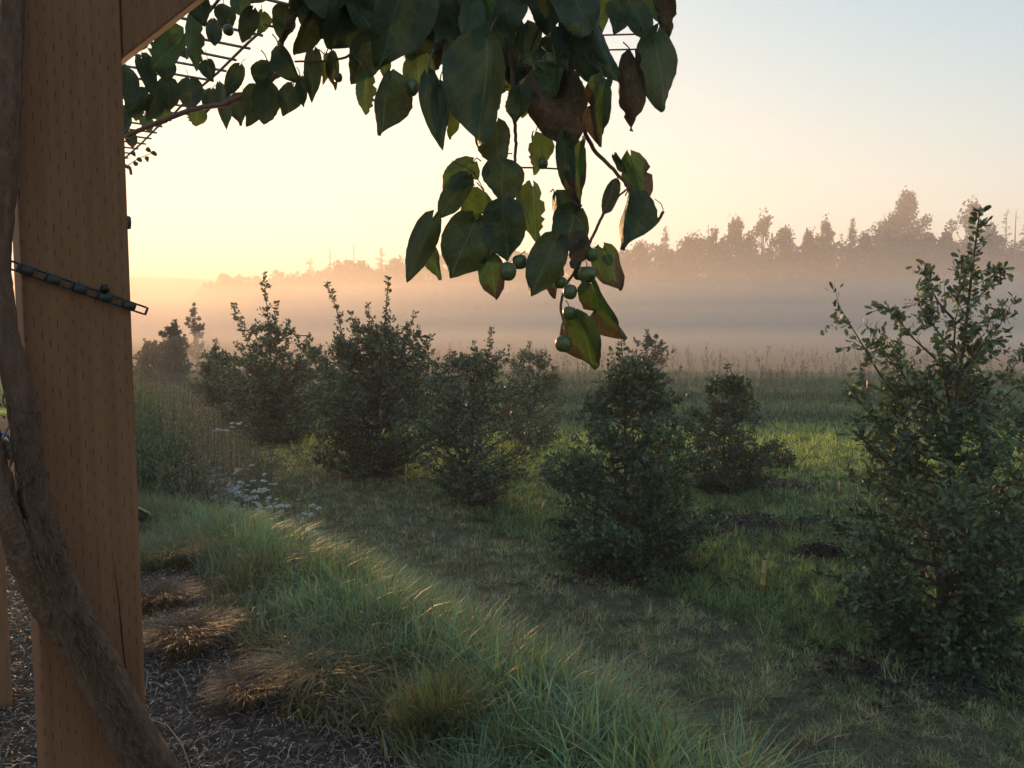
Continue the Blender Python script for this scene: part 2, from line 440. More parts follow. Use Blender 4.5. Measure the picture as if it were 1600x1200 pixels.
# ------------------------------------------------------------------ shrubs and orchard trees
def shrub(px_base, dist, prof, leaders, label, cat='shrub', group=None, name='orchard_shrub', seed=1, leaf=0.05, template=LEAF_PLAIN,
          n_limb=60, twig_n=8, per_twig=12, colr=(0.055, 0.075, 0.035), warm=0.05, parts=0, extra_limbs=(), bias=1.1, width=.9, trunk_r=.03, up=0.55, gnd=None):
    """prof: list of (height m, reach left m, reach right m); leaders: list of (dx at top m, height m, start height)"""
    g = np.random.default_rng(seed)
    x0 = (px_base - 800) / FPX * dist
    z0 = float(hz(x0, dist)) - 0.02 if gnd is None else gnd
    root = empty(name, (x0, dist, z0), label, cat, group)
    O = np.array([x0, dist, z0])
    ph = np.array([p[0] for p in prof]); pl = np.array([p[1] for p in prof]) * 1.18; pr = np.array([p[2] for p in prof]) * 1.18
    H = ph.max()
    tr = MB(); br = MB()
    LP = []; LD = []
    lead_lines = []
    for (dx, h, hs) in leaders:
        n = 9; t = np.linspace(0, 1, n)
        pts = np.stack([dx * t ** 1.3 + 0.015 * g.normal(size=n), 0.10 * g.normal() * t + 0.015 * g.normal(size=n), hs * 0.0 + h * t], -1) + O
        lead_lines.append((pts, h, dx))
    main = lead_lines[0][0]
    tr.tube(main, np.linspace(trunk_r, trunk_r * 0.15, len(main)), 7)
    br.tube(main, np.linspace(trunk_r * .55, trunk_r * .12, len(main)), 4)
    for pts, h, dx in lead_lines[1:]:
        br.tube(pts, np.linspace(trunk_r * .6, trunk_r * 0.12, len(pts)), 5)
    # leafy tips of the leaders
    for pts, h, dx in lead_lines:
        m = int(38 * h)
        t = 1 - g.random(m) ** 1.5 * 0.55
        seg = t * (len(pts) - 1); i = np.clip(seg.astype(int), 0, len(pts) - 2); f = (seg - i)[:, None]
        p = pts[i] * (1 - f) + pts[i + 1] * f
        a = g.random(m) * 6.283
        d = np.stack([np.cos(a), np.sin(a), 0.5 + 0 * a], -1)
        LP.append(p + d * 0.01); LD.append(d)
        # short side shoots near the tip
        for _ in range(int(9 * h)):
            tt = g.uniform(0.45, 0.97); k = tt * (len(pts) - 1); ii = int(k); q = pts[ii] * (1 - (k - ii)) + pts[min(ii + 1, len(pts) - 1)] * (k - ii)
            aa = g.random() * 6.283; ln = 0.07 + 0.55 * (1 - tt) * g.uniform(.5, 1.1) * min(1, h / 3)
            dd = np.array([math.cos(aa), math.sin(aa), g.uniform(.3, 1.0)]); dd /= np.linalg.norm(dd)
            e = q + dd * ln
            br.tube([q, (q + e) / 2 + 0.01 * g.normal(size=3), e], [.004, .003, .002], 4)
            mm = max(3, int(ln * 60)); ts = g.random(mm)[:, None]
            LP.append(q + (e - q) * ts + 0.008 * g.normal(size=(mm, 3))); LD.append(dd + 0.9 * g.normal(size=(mm, 3)))
    limbs = []
    for i in range(n_limb):
        hgt = H * (0.03 + 0.91 * g.random() ** bias)
        az = i * 2.399 + g.normal() * .4
        c = math.cos(az)
        rl = np.interp(hgt, ph, pl); rr = np.interp(hgt, ph, pr)
        reach = (rr if c > 0 else rl) * (abs(c) ** 0.7) + 0.5 * (rl + rr) * (1 - abs(c) ** 0.7)
        reach *= g.uniform(0.55, 1.1) * (1.3 if g.random() < .14 else 1)
        line = lead_lines[g.integers(len(lead_lines))]
        rise = reach * up * g.uniform(.5, 1.3)
        hs = max(0.05, hgt - rise)
        k = min(hs / line[1], 0.98) * (len(line[0]) - 1); ii = int(k)
        q = line[0][ii] * (1 - (k - ii)) + line[0][min(ii + 1, len(line[0]) - 1)] * (k - ii)
        e = np.array([O[0] + (q[0] - O[0]) * .3 + math.cos(az) * reach, O[1] + math.sin(az) * reach, O[2] + hgt])
        limbs.append((q, e))
    for (a3, b3) in extra_limbs:
        limbs.append((O + np.array(a3), O + np.array(b3)))
    for q, e in limbs:
        ln = np.linalg.norm(e - q)
        if ln < .03: continue
        t = np.linspace(0, 1, 6)[:, None]
        sag = np.array([0, 0, -0.12 * ln])
        pts = q + (e - q) * t + sag * (t * (1 - t) * 4) * 0.6 + 0.02 * ln * g.normal(size=(6, 3)) * t
        br.tube(pts, np.linspace(0.006 + 0.010 * ln, 0.002, 6), 5)
        nt_ = max(3, int(twig_n * min(1.6, 0.45 + ln)))
        for _ in range(nt_):
            tt = g.uniform(0.22, 1.0); k = tt * 5; ii = min(int(k), 4); s0 = pts[ii] + (pts[ii + 1] - pts[ii]) * (k - ii)
            dd = (e - q) / ln * .7 + g.normal(size=3) * .6 + np.array([0, 0, .3]); dd /= np.linalg.norm(dd)
            tl = (0.08 + 0.30 * ln * (1.15 - tt)) * g.uniform(.6, 1.3); tl = min(tl, .38)
            te = s0 + dd * tl
            br.tube([s0, te], [0.003, 0.0015], 3, cap=False)
            m = max(3, int(per_twig * g.uniform(.6, 1.4)))
            ts = (g.random(m) ** .8)[:, None]
            LP.append(s0 + (te - s0) * ts + g.normal(size=(m, 3)) * 0.018); LD.append(dd * .8 + g.normal(size=(m, 3)) * .8)
    LP = np.vstack(LP); LD = np.vstack(LD)
    ok = LP[:, 2] > O[2] + 0.05
    LP = LP[ok]; LD = LD[ok]
    n = len(LP)
    sz = leaf * g.uniform(.55, 1.25, n)
    tr.build('trunk', M_BARK, root)
    br.build('branches', M_BARK, root)
    k = len(template[0])
    if parts:
        d = np.linalg.norm(LP - CO, axis=1) - 8 * sz
        order = np.argsort(d); pick = order[:parts]; rest = order[parts:]
        mats = leaf_meshes(template, colr, width)
        for j, q in enumerate(pick):
            y = LD[q] / np.linalg.norm(LD[q]); x = np.cross(y, g.normal(size=3)); x /= np.linalg.norm(x); z = np.cross(x, y)
            o = bpy.data.objects.new('leaf', mats[j % len(mats)]); COL.objects.link(o); o.parent = root
            s = float(sz[q]); p = LP[q] - O
            M = Matrix(((x[0] * s, y[0] * s, z[0] * s, p[0]), (x[1] * s, y[1] * s, z[1] * s, p[1]), (x[2] * s, y[2] * s, z[2] * s, p[2]), (0, 0, 0, 1)))
            o.matrix_basis = M
        LP, LD, sz = LP[rest], LD[rest], sz[rest]; n = len(LP)
    V, F = scatter(template, LP, LD, sz, g, width)
    o = mesh_np('foliage', V, F, M_FOL, root, cols=leaf_cols(n, k, colr, g, .65, warm))
    if parts: o['kind'] = 'stuff'
    return root
_lm = {}
def leaf_meshes(template, colr, width):
    out = []
    for i, f in enumerate((0.75, 1.0, 1.3, 1.1)):
        me = bpy.data.meshes.new('leaf')
        TV = template[0] * np.array([width, 1, 1])
        me.from_pydata([tuple(v) for v in TV], [], [tuple(int(q) for q in t) for t in template[1]])
        ca = me.color_attributes.new('Col', 'FLOAT_COLOR', 'POINT')
        c = np.ones((len(TV), 4), np.float32); c[:, :3] = np.array(colr) * f * (np.array([1.5, 1.1, .8]) if i == 3 else 1)
        ca.data.foreach_set('color', c.ravel())
        me.materials.append(M_FOL); out.append(me)
    return out

G_ORCH = 'young orchard shrubs growing in the mown grass'
# right oak: base (1480,1030) at 6.3 m, 3.6 m tall
shrub(1478, 6.3, [(0, .25, .3), (.4, .6, .6), (.9, .85, .75), (1.5, .88, .80), (1.9, .70, .72), (2.2, .42, .48), (2.4, .25, .28)],
      [(.10, 3.58, 0)], 'tall young lobed-leaf oak at the right with bare pointed leader above the fog', 'tree', None, 'oak_tree', 11, 0.062, OAK, 120, 11, 12,
      (0.088, 0.130, 0.074), .05, parts=300, trunk_r=.035, bias=1.5,
      extra_limbs=[((.02, 0, 1.75), (-.88, -.1, 2.85)), ((.02, 0, 1.95), (-.62, .0, 2.68)), ((.02, 0, 1.45), (-.92, -.25, 2.32)), ((.03, 0, 2.35), (-.42, .1, 2.85)), ((.05, 0, 2.3), (.50, 0, 2.82)),
                   ((.05, 0, 2.7), (.38, 0, 3.12)), ((.05, 0, 2.75), (-.25, 0, 3.18)), ((.03, 0, 2.0), (.62, .0, 2.45)), ((.03, 0, 1.3), (-.85, -.3, 1.9)),
                   ((.04, 0, 2.0), (.3, .25, 2.55)), ((.04, 0, 2.05), (-.35, .25, 2.5)), ((.04, 0, 2.2), (.22, -.25, 2.7)), ((.04, 0, 2.1), (-.2, -.3, 2.55)), ((.05, 0, 2.5), (.2, .2, 2.95)), ((.05, 0, 2.5), (-.18, .15, 2.95)), ((.06, 0, 2.9), (.16, 0, 3.2)), ((.04, 0, 1.8), (.75, .1, 2.3))])
# beyond the right edge
shrub(1650, 8.4, [(0, .3, .3), (.6, .7, .7), (1.4, .8, .8), (2.0, .6, .5), (2.6, .2, .2)], [(.05, 2.7, 0)],
      'leafy shrub cut off by the right edge of the picture behind the tall oak', 'shrub', G_ORCH, seed=12, n_limb=60, leaf=.06, template=OAK, colr=(.06, .10, .05))
# central
shrub(982, 8.7, [(0, .35, .4), (.25, .65, .72), (.6, .82, .88), (1.0, .85, .82), (1.3, .74, .74), (1.7, .50, .60), (2.0, .24, .35), (2.25, .12, .12), (2.5, .04, .04)],
      [(-.06, 2.52, 0), (.35, 2.0, 0), (-.3, 1.8, 0)], 'dense dark round shrub in the middle, its spire top under the hanging vine', 'shrub', G_ORCH, seed=13, leaf=.055, n_limb=150, twig_n=10, per_twig=12, colr=(.080, .120, .066), width=1.0, template=OAK)
shrub(1140, 12.4, [(0, .3, .35), (.35, .65, .65), (.9, .6, .62), (1.3, .45, .5), (1.7, .2, .28), (2.0, .05, .05)], [(-.08, 2.08, 0), (.1, 1.8, 0), (-.3, 1.7, 0)],
      'small dark shrub with two-pronged top behind the middle shrub to its right', 'shrub', G_ORCH, seed=14, leaf=.055, n_limb=120, twig_n=9, colr=(.068, .10, .058))
shrub(735, 11.5, [(0, .3, .3), (.4, .6, .6), (1.0, .95, .9), (1.6, .85, .9), (2.1, .4, .55), (2.5, .1, .3)], [(.02, 1.9, 0), (.33, 2.65, 0), (-.25, 2.3, 0), (.05, 2.45, 0), (-.55, 2.0, 0)],
      'open branching shrub with bare stem showing, left of the middle shrub', 'shrub', G_ORCH, seed=15, bias=.9, leaf=.056, n_limb=110, twig_n=8, per_twig=10, colr=(.098, .128, .078))
shrub(580, 13.7, [(0, .5, .4), (.5, .9, .9), (1.2, 1.1, 1.2), (1.9, 1.1, 1.3), (2.3, .75, .95), (2.6, .2, .3), (2.8, .1, .1)], [(.35, 3.5, 0), (-.75, 3.42, 0), (.75, 2.9, 0), (0, 2.7, 0), (-.35, 2.9, 0), (1.05, 2.5, 0), (-.05, 3.05, 0)],
      'big multi-stemmed shrub with several tall shoots, left of centre', 'shrub', G_ORCH, seed=16, bias=.9, leaf=.064, n_limb=180, twig_n=9, per_twig=12, colr=(.090, .120, .070), trunk_r=.04)
shrub(430, 17.8, [(0, .5, .6), (.6, 1.0, .9), (1.4, 1.25, 1.15), (2.1, 1.0, 1.0), (2.5, .3, .3), (2.9, .1, .1)], [(-.2, 3.85, 0), (-.85, 3.15, 0), (.35, 2.8, 0), (.05, 3.2, 0), (.8, 2.5, 0)],
      'tall shrub with a high wispy shoot at left, behind the multi-stemmed one', 'shrub', G_ORCH, seed=17, bias=.9, leaf=.072, n_limb=130, twig_n=9, colr=(.098, .13, .078))
shrub(335, 20.0, [(0, .4, .5), (.6, .8, .8), (1.3, .6, .7), (1.9, .2, .3), (2.2, .05, .05)], [(-.1, 2.3, 0), (.3, 1.7, 0)],
      'low spreading shrub above the white flowers at left', 'shrub', G_ORCH, seed=18, leaf=.065, n_limb=110, colr=(.098, .13, .078))
shrub(272, 34.0, [(0, .5, .5), (1.0, .62, .55), (2.0, .42, .42), (2.6, .15, .15), (2.8, .05, .05)], [(.05, 2.85, 0), (-.1, 2.5, 0), (.15, 2.4, 0)],
      'slim upright small tree in the haze beside the timber post', 'tree', G_ORCH, seed=19, leaf=.11, n_limb=110, colr=(.06, .08, .05))
shrub(240, 34.6, [(0, .5, .4), (.8, .8, .5), (1.6, .75, .4), (2.0, .2, .1)], [(-.4, 2.0, 0), (.1, 1.6, 0)],
      'low bushy shrub leaning left of the slim upright tree in the haze', 'shrub', G_ORCH, seed=20, leaf=.11, n_limb=80, colr=(.06, .08, .05))
shrub(828, 17.4, [(0, .3, .3), (.5, .7, .8), (1.2, .75, .85), (1.7, .5, .5), (2.2, .12, .12)], [(0, 2.3, 0), (.25, 2.15, 0), (-.2, 2.0, 0)],
      'pale grey-green shrub further back between two darker ones', 'shrub', G_ORCH, seed=21, leaf=.055, n_limb=110, colr=(.11, .14, .085))
shrub(1010, 27.0, [(0, .4, .4), (.8, .9, 1.0), (1.6, .6, .8), (2.2, .1, .1)], [(.0, 2.3, 0), (.4, 1.8, 0)],
      'faint hazy shrub beyond the middle shrub at the field edge', 'shrub', G_ORCH, seed=22, leaf=.08, n_limb=45, colr=(.07, .085, .05))
shrub(305, 58.0, [(0, .5, .5), (1.5, .9, .9), (3.0, .5, .5), (4.0, .1, .1)], [(.0, 4.2, 0)],
      'small faint tree almost lost in the orange fog at left', 'tree', None, 'young_tree', seed=23, leaf=.14, n_limb=40, twig_n=6, colr=(.07, .08, .05))
shrub(1215, 14.5, [(0, .2, .2), (.3, .3, .3), (.55, .15, .15)], [(0, .6, 0)],
      'knee-high seedling bush at the right foot of the two-pronged shrub', 'shrub', None, 'seedling_shrub', seed=24, leaf=.05, n_limb=36, colr=(.05, .07, .035), trunk_r=.012)

# ------------------------------------------------------------------ far trees
def broad_tree(px, top, w, d, seed, airy=0.0, label='', group='trees standing in the far treeline'):
    g = np.random.default_rng(seed)
    x0 = (px - 800) / FPX * d; H = (505 - top) / FPX * d + EYE; W = (2.0 if px > 900 else 2.2) * w / FPX * d
    root = empty('broadleaf_tree', (x0, d, -0.1), label, 'tree', group)
    O = np.array([x0, d, -0.1])
    mb = MB(); tr = [O + np.array([0.3 * g.normal() * t, .3 * g.normal() * t, H * .93 * t]) for t in np.linspace(0, 1, 7)]
    mb.tube(tr, np.linspace(.35, .05, 7), 6)
    nb = int((H * (1.9 if airy else 2.8))); P_ = []
    for i in range(nb):
        t = .08 + .88 * (i + g.random()) / nb
        env = (.62 + .38 * math.sin(math.pi * min(1, t * 1.1))) * (1 - sstep(.66, 1.0, t) * .88)
        rr = W * .5 * env * math.sqrt(g.random()) * (1.0 + .15 * g.normal())
        a = g.random() * 6.283; c = O + np.array([math.cos(a) * rr, math.sin(a) * rr, H * t])
        if airy: mb.tube([tr[int(t * 5)], c], [.10, .04], 4)
        r = W * g.uniform(.11, .20) * (1.1 - .5 * t) * (.8 if airy else 1)
        m = int((55 if airy else 75) * r ** 1.25) + 10
        v = g.normal(size=(m, 3)); v /= np.linalg.norm(v, axis=1)[:, None]
        P_.append(c + v * (r * g.random((m, 1)) ** .45) * np.array([1, 1, 1.3]))
    v = g.normal(size=(40, 3)) * np.array([W * .05, W * .05, H * .03]); P_.append(O + np.array([0, 0, H * .97]) + v)
    P_ = np.vstack(P_); P_ = P_[P_[:, 2] > .3]; n = len(P_)
    V, F = scatter(LEAF_QUAD, P_, g.normal(size=(n, 3)), g.uniform(.35, .75, n), g)
    mb.build('trunk', M_FBARK, root)
    mesh_np('crown', V, F, M_FAR, root, cols=leaf_cols(n, 4, (.042, .052, .03), g, .3, .02))
    return root
def conifer(px, top, w, d, seed, sparse=0.0, label='', group='trees standing in the far treeline'):
    g = np.random.default_rng(seed)
    x0 = (px - 800) / FPX * d; H = (505 - top) / FPX * d + EYE; W = 2.7 * w / FPX * d
    root = empty('conifer_tree', (x0, d, -0.1), label, 'tree', group)
    O = np.array([x0, d, -0.1]); mb = MB()
    mb.tube([O, O + np.array([0, 0, H * .5]), O + np.array([0, 0, H])], [.3, .18, .03], 6)
    P_ = []; D_ = []; z = H * .06; 
    while z < H * .985:
        t = z / H; rr = W * .5 * (1 - t) ** .95 + .12
        for k in range(int(7 - 3 * sparse)):
            a = g.random() * 6.283; l = rr * g.uniform(.5, 1.15)
            if sparse and g.random() < sparse * .45: continue
            e = np.array([math.cos(a) * l, math.sin(a) * l, -.22 * l + .25]); b = O + np.array([0, 0, z])
            mb.tube([b, b + e], [.05, .02], 3, cap=False)
            m = int(l * (9 - 4 * sparse)) + 3; s = g.random((m, 1))
            P_.append(b + e * s + g.normal(size=(m, 3)) * .14); D_.append(e / (l + .01) + g.normal(size=(m, 3)) * .5 + np.array([0, 0, -.3]))
        z += (.5 + .5 * sparse) * g.uniform(.7, 1.3) * (0.6 + .5 * (1 - t))
    P_ = np.vstack(P_); D_ = np.vstack(D_); n = len(P_)
    tt_ = (P_[:, 2] - O[2]) / H
    V, F = scatter(LEAF_QUAD, P_, D_, g.uniform(.4, .8, n) * (1.15 - .75 * tt_), g, .8)
    mb.build('trunk', M_FBARK, root)
    mesh_np('crown', V, F, M_FAR, root, cols=leaf_cols(n, 4, (.034, .044, .027), g, .25, .0))
def snag(px, top, d, seed, label):
    g = np.random.default_rng(seed)
    x0 = (px - 800) / FPX * d; H = (505 - top) / FPX * d + EYE; O = np.array([x0, d, -.1])
    root = empty('dead_tree', (x0, d, -0.1), label, 'dead tree', 'bare dead trees in the far treeline')
    MB().tube([O, O + np.array([.1, 0, H * .5]), O + np.array([0, 0, H])], [.32, .2, .05], 6).build('trunk', M_FBARK, root)
    mb = MB()
    for i in range(16):
        z = H * g.uniform(.45, .97); a = g.random() * 6.283; l = 1.9 * (1.1 - z / H) + .5
        mb.tube([O + np.array([0, 0, z]), O + np.array([math.cos(a) * l, math.sin(a) * l, z - .2 * l])], [.06, .025], 3)
    mb.build('branch', M_FBARK, root)
def tl_d(px):
    return float(np.interp(px, [200, 330, 420, 620, 900, 1150, 1700], [250, 225, 205, 188, 180, 172, 170]))
BT = [(330, 447, 22, 0, 'lower of the two round trees at the left end of the far treeline'),
      (353, 430, 30, 0, 'tall round tree crown at the left end of the treeline'),
      (377, 442, 26, 0, 'round tree next right of the tall one at the treeline left end'),
      (400, 455, 26, 0, 'low tree in the gap behind the high wispy shrub shoot'),
      (428, 446, 30, 0, 'rounded tree behind the tip of the high wispy shrub'),
      (456, 438, 30, 0, 'rounded tree right of the high wispy shrub tip'),
      (530, 418, 32, 0, 'rounded tree between the two bare dead trunks'),
      (566, 410, 30, 0, 'tree crown at the foot of the second bare dead trunk'),
      (622, 406, 34, 0, 'rounded tree just right of the pointed conifer left of the vine'),
      (648, 418, 44, 0, 'broad crown behind the lowest left leaf of the vine'),
      (690, 420, 40, 0, 'tree crown seen under the heart-shaped vine leaves'),
      (735, 415, 44, 0, 'tree crown left of the lone square-looking berry'),
      (800, 405, 46, 0, 'tree crown right behind the lone berry'),
      (850, 402, 40, 0, 'tree crown behind the crumpled vine leaf'),
      (918, 382, 56, 1, 'open-crowned tree left of the conifer right of the vine'),
      (958, 398, 50, 0, 'low broad tree right of the brown-edged hanging leaf'),
      (1000, 380, 44, 0, 'dark tree crown just left of the conifer beside the vine'),
      (1075, 372, 62, 0, 'broad flat-topped round tree right of the conifer beside the vine'),
      (1112, 358, 34, 1, 'thin airy tree between the broad round tree and the tall full one'),
      (1147, 344, 44, 0, 'tall full-crowned tree left of the airy forked one'),
      (1190, 334, 48, 1, 'airy forked tree, highest left of the small gap in the treeline'),
      (1222, 358, 44, 0, 'full round tree right of the airy forked one'),
      (1260, 362, 30, 0, 'small-headed tree left of the dark pointed-oval one'),
      (1284, 346, 34, 0, 'dark pointed-oval tree left of the slim spruce'),
      (1346, 366, 36, 0, 'rounded tree just right of the slim spruce'),
      (1375, 343, 34, 1, 'airy tree leaning against the tallest tree from the left'),
      (1407, 303, 54, 0, 'tallest tree of the whole far treeline, column shaped'),
      (1445, 366, 38, 0, 'low round tree right beside the tallest tree'),
      (1472, 362, 36, 0, 'low round tree left of the oak leader'),
      (1508, 314, 50, 1, 'very tall airy tree behind the oak leader tip'),
      (1540, 360, 48, 0, 'broad round tree right of the oak leader'),
      (1625, 350, 60, 0, 'tree cut by the right edge of the picture in the treeline')]
for i, (px, top, w, airy, lab) in enumerate(BT):
    broad_tree(px, top, w, tl_d(px) + (i % 3) * 3, 100 + i, airy, lab)
CT = [(488, 402, 40, .5, 'sparse conifer left of the first bare dead trunk'),
      (598, 386, 38, .5, 'pointed conifer left of the lowest vine leaf'),
      (1037, 354, 34, .2, 'pointed conifer just right of the hanging vine'),
      (1310, 364, 18, .7, 'very thin ragged conifer left of the slim spruce'),
      (1326, 341, 26, .0, 'slim spruce with a sharp tip left of the tallest tree'),
      (1563, 328, 26, 1., 'see-through conifer left of the bare trunk near the right edge'),
      (1602, 314, 50, .6, 'wide ragged conifer at the right edge of the picture')]
for i, (px, top, w, sp, lab) in enumerate(CT):
    conifer(px, top, w, tl_d(px) - 3, 200 + i, sp, lab)
for i, (px, top, lab) in enumerate([(518, 384, 'first bare dead trunk from the left above the treeline'), (555, 382, 'second bare dead trunk from the left above the treeline'),
                                    (656, 388, 'bare dead trunk close to the lowest left vine leaf'), (1103, 352, 'bare dead trunk behind the thin airy tree'), (1577, 330, 'bare dead trunk near the right edge of the picture')]):
    snag(px, top, tl_d(px) - 5, 300 + i, lab)
for i, (px, top, w) in enumerate([(215, 478, 30), (246, 486, 30), (292, 487, 30)]):
    broad_tree(px, top, w, 285, 330 + i, 0, ['faint tree in the fog right against the timber post', 'faint tree in the fog above the slim upright tree', 'faint round tree in the fog left of the treeline end'][i], 'faint trees in the fog at left')
def wood():
    g = np.random.default_rng(5); n = 52000
    px = g.uniform(300, 2000, n); px[:6000] = g.uniform(-300, 120, 6000)
    d = np.interp(px, [200, 330, 420, 620, 900, 1150, 1700], [250, 225, 205, 188, 180, 172, 170]) + g.uniform(6, 24, n)
    x = (px - 800) / FPX * d
    topy = np.interp(px, [-300, 120, 300, 330, 420, 620, 900, 1150, 1700], [440, 472, 470, 446, 434, 412, 398, 388, 386]) + 44 * (fbm(px / 28, px * 0, 2) - .5)
    H = (505 - topy) / FPX * d + EYE
    z = H * g.random(n) ** .75
    V, F = scatter(LEAF_QUAD, np.stack([x, d, z], -1), g.normal(size=(n, 3)), g.uniform(.7, 1.4, n), g)
    tag(mesh_np('woodland', V, F, M_FAR, cols=leaf_cols(n, 4, (.042, .052, .03), g, .3, 0)), 'dense wood filling in behind and below the far treeline', kind='stuff')
wood()

#@@FOREGROUND
# ------------------------------------------------------------------ timber pergola post, brace, arm
AX = np.array([math.sin(R(-35.5)), math.cos(R(-35.5)), 0.0])       # along the pergola, away from the camera
AR = np.array([math.cos(R(-35.5)), -math.sin(R(-35.5)), 0.0])      # across the pergola
UP = np.array([0, 0, 1.0])
RC = np.array([-0.481 * 1.2, 1.2, 0.0])                            # near right corner of the post
PW = 0.140
def pf(u, w, z): return RC + AR * u + AX * w + UP * z

def timber_mat():
    m, nt, out = mat_new('incised_treated_timber')
    tc = N(nt, 'ShaderNodeTexCoord'); o = tc.outputs['Object']
    sx = N(nt, 'ShaderNodeSeparateXYZ'); L(nt, o, sx.inputs[0])
    mp = N(nt, 'ShaderNodeMapping'); L(nt, o, mp.inputs[0]); mp.inputs['Scale'].default_value = (1, 1, 0.06)
    g1 = noise(nt, mp.outputs[0], 60, 5, .6); g2 = noise(nt, o, 6, 4, .6); g3 = noise(nt, mp.outputs[0], 9, 3, .5)
    c = ramp(nt, g1, [(0.3, (0.180, 0.080, 0.038)), (0.7, (0.300, 0.142, 0.072))])
    c = mixc(nt, math_n(nt, 'MULTIPLY', g2, 0.8), c, (0.205, 0.102, 0.056))
    c = mixc(nt, math_n(nt, 'MULTIPLY', ramp(nt, g3, [(.55, (0, 0, 0)), (.7, (1, 1, 1))]), .5), c, (0.27, 0.108, 0.055))
    # incision marks: short vertical slits in staggered columns
    nzx = noise(nt, o, 30, 2); 
    hx = math_n(nt, 'ADD', math_n(nt, 'ADD', sx.outputs[0], sx.outputs[1]), math_n(nt, 'MULTIPLY', nzx, 0.0035))
    px_ = math_n(nt, 'MULTIPLY', hx, 1 / 0.0098)
    col = math_n(nt, 'FLOOR', px_); fx = math_n(nt, 'SUBTRACT', px_, col)
    wn_ = N(nt, 'ShaderNodeTexWhiteNoise'); wn_.noise_dimensions = '1D'; L(nt, col, wn_.inputs['W'])
    zz = math_n(nt, 'ADD', math_n(nt, 'MULTIPLY', sx.outputs[2], 1 / 0.034), math_n(nt, 'ADD', math_n(nt, 'MULTIPLY', col, 0.37), math_n(nt, 'MULTIPLY', wn_.outputs[0], 0.22)))
    row = math_n(nt, 'FLOOR', zz); fz = math_n(nt, 'SUBTRACT', zz, row)
    w2 = N(nt, 'ShaderNodeTexWhiteNoise'); w2.noise_dimensions = '2D'
    cb = N(nt, 'ShaderNodeCombineXYZ'); L(nt, col, cb.inputs[0]); L(nt, row, cb.inputs[1]); L(nt, cb.outputs[0], w2.inputs['Vector'])
    a = math_n(nt, 'LESS_THAN', math_n(nt, 'ABSOLUTE', math_n(nt, 'SUBTRACT', fx, 0.5)), 0.075)
    b_ = math_n(nt, 'LESS_THAN', math_n(nt, 'ABSOLUTE', math_n(nt, 'SUBTRACT', fz, 0.5)), math_n(nt, 'MULTIPLY_ADD', w2.outputs[0], 0.14, 0.08))
    s = math_n(nt, 'MULTIPLY', a, b_)
    s = math_n(nt, 'MULTIPLY', s, math_n(nt, 'MULTIPLY_ADD', noise(nt, o, 14, 3), 1.3, -.15, clamp=True))
    c = mixc(nt, s, c, (0.035, 0.014, 0.008))
    b = N(nt, 'ShaderNodeBsdfPrincipled'); L(nt, c, b.inputs['Base Color']); b.inputs['Roughness'].default_value = .8; b.inputs['Specular IOR Level'].default_value = .2
    bp = N(nt, 'ShaderNodeBump'); bp.inputs['Strength'].default_value = .5; bp.inputs['Distance'].default_value = .002
    L(nt, math_n(nt, 'SUBTRACT', g1, s), bp.inputs['Height']); L(nt, bp.outputs[0], b.inputs['Normal'])
    L(nt, b.outputs[0], out.inputs[0]); return m
M_TIM = timber_mat()
M_IRON = plain('galvanised_wire', (0.20, 0.19, 0.18), .5, .5)
M_RUST = plain('rusty_wire', (0.16, 0.08, 0.06), .7, .3)
def timber(name, o, vecs, parent, bev=.004, cells=None):
    """box timber with its own local axes so that the grain follows it; o = corner, vecs = three edge vectors"""
    o = np.array(o, float); vx, vy, vz = [np.array(v, float) for v in vecs]
    l = [np.linalg.norm(v) for v in (vx, vy, vz)]; e = [v / n for v, n in zip((vx, vy, vz), l)]
    me = bpy.data.meshes.new(name)
    V = [(x, y, z) for z in (0, l[2]) for x, y in ((0, 0), (l[0], 0), (l[0], l[1]), (0, l[1]))]
    me.from_pydata(V, [], [(0, 3, 2, 1), (4, 5, 6, 7), (0, 1, 5, 4), (1, 2, 6, 5), (2, 3, 7, 6), (3, 0, 4, 7)])
    me.materials.append(M_TIM)
    ob = bpy.data.objects.new(name, me); COL.objects.link(ob)
    off = np.array(parent_origin(parent)) if parent is not None else np.zeros(3)
    p = o - off
    ob.matrix_basis = Matrix(((e[0][0], e[1][0], e[2][0], p[0]), (e[0][1], e[1][1], e[2][1], p[1]), (e[0][2], e[1][2], e[2][2], p[2]), (0, 0, 0, 1)))
    if parent is not None: ob.parent = parent
    bevel(ob, bev); return ob
EZ = EYE
gz = float(hz(RC[0], RC[1]))
perg = empty('pergola', pf(-.07, .07, gz - .1), 'incised timber pergola post with knee brace and arm filling the left edge', 'pergola')
ARMZ = EZ + .625
po = timber('post', pf(-PW, 0, gz - .1), (AR * PW, AX * PW, UP * (ARMZ - gz + .098)), perg, .003)
timber('arm', pf(-.62, .006, ARMZ), (AR * 1.06, AX * .088, UP * .14), perg)
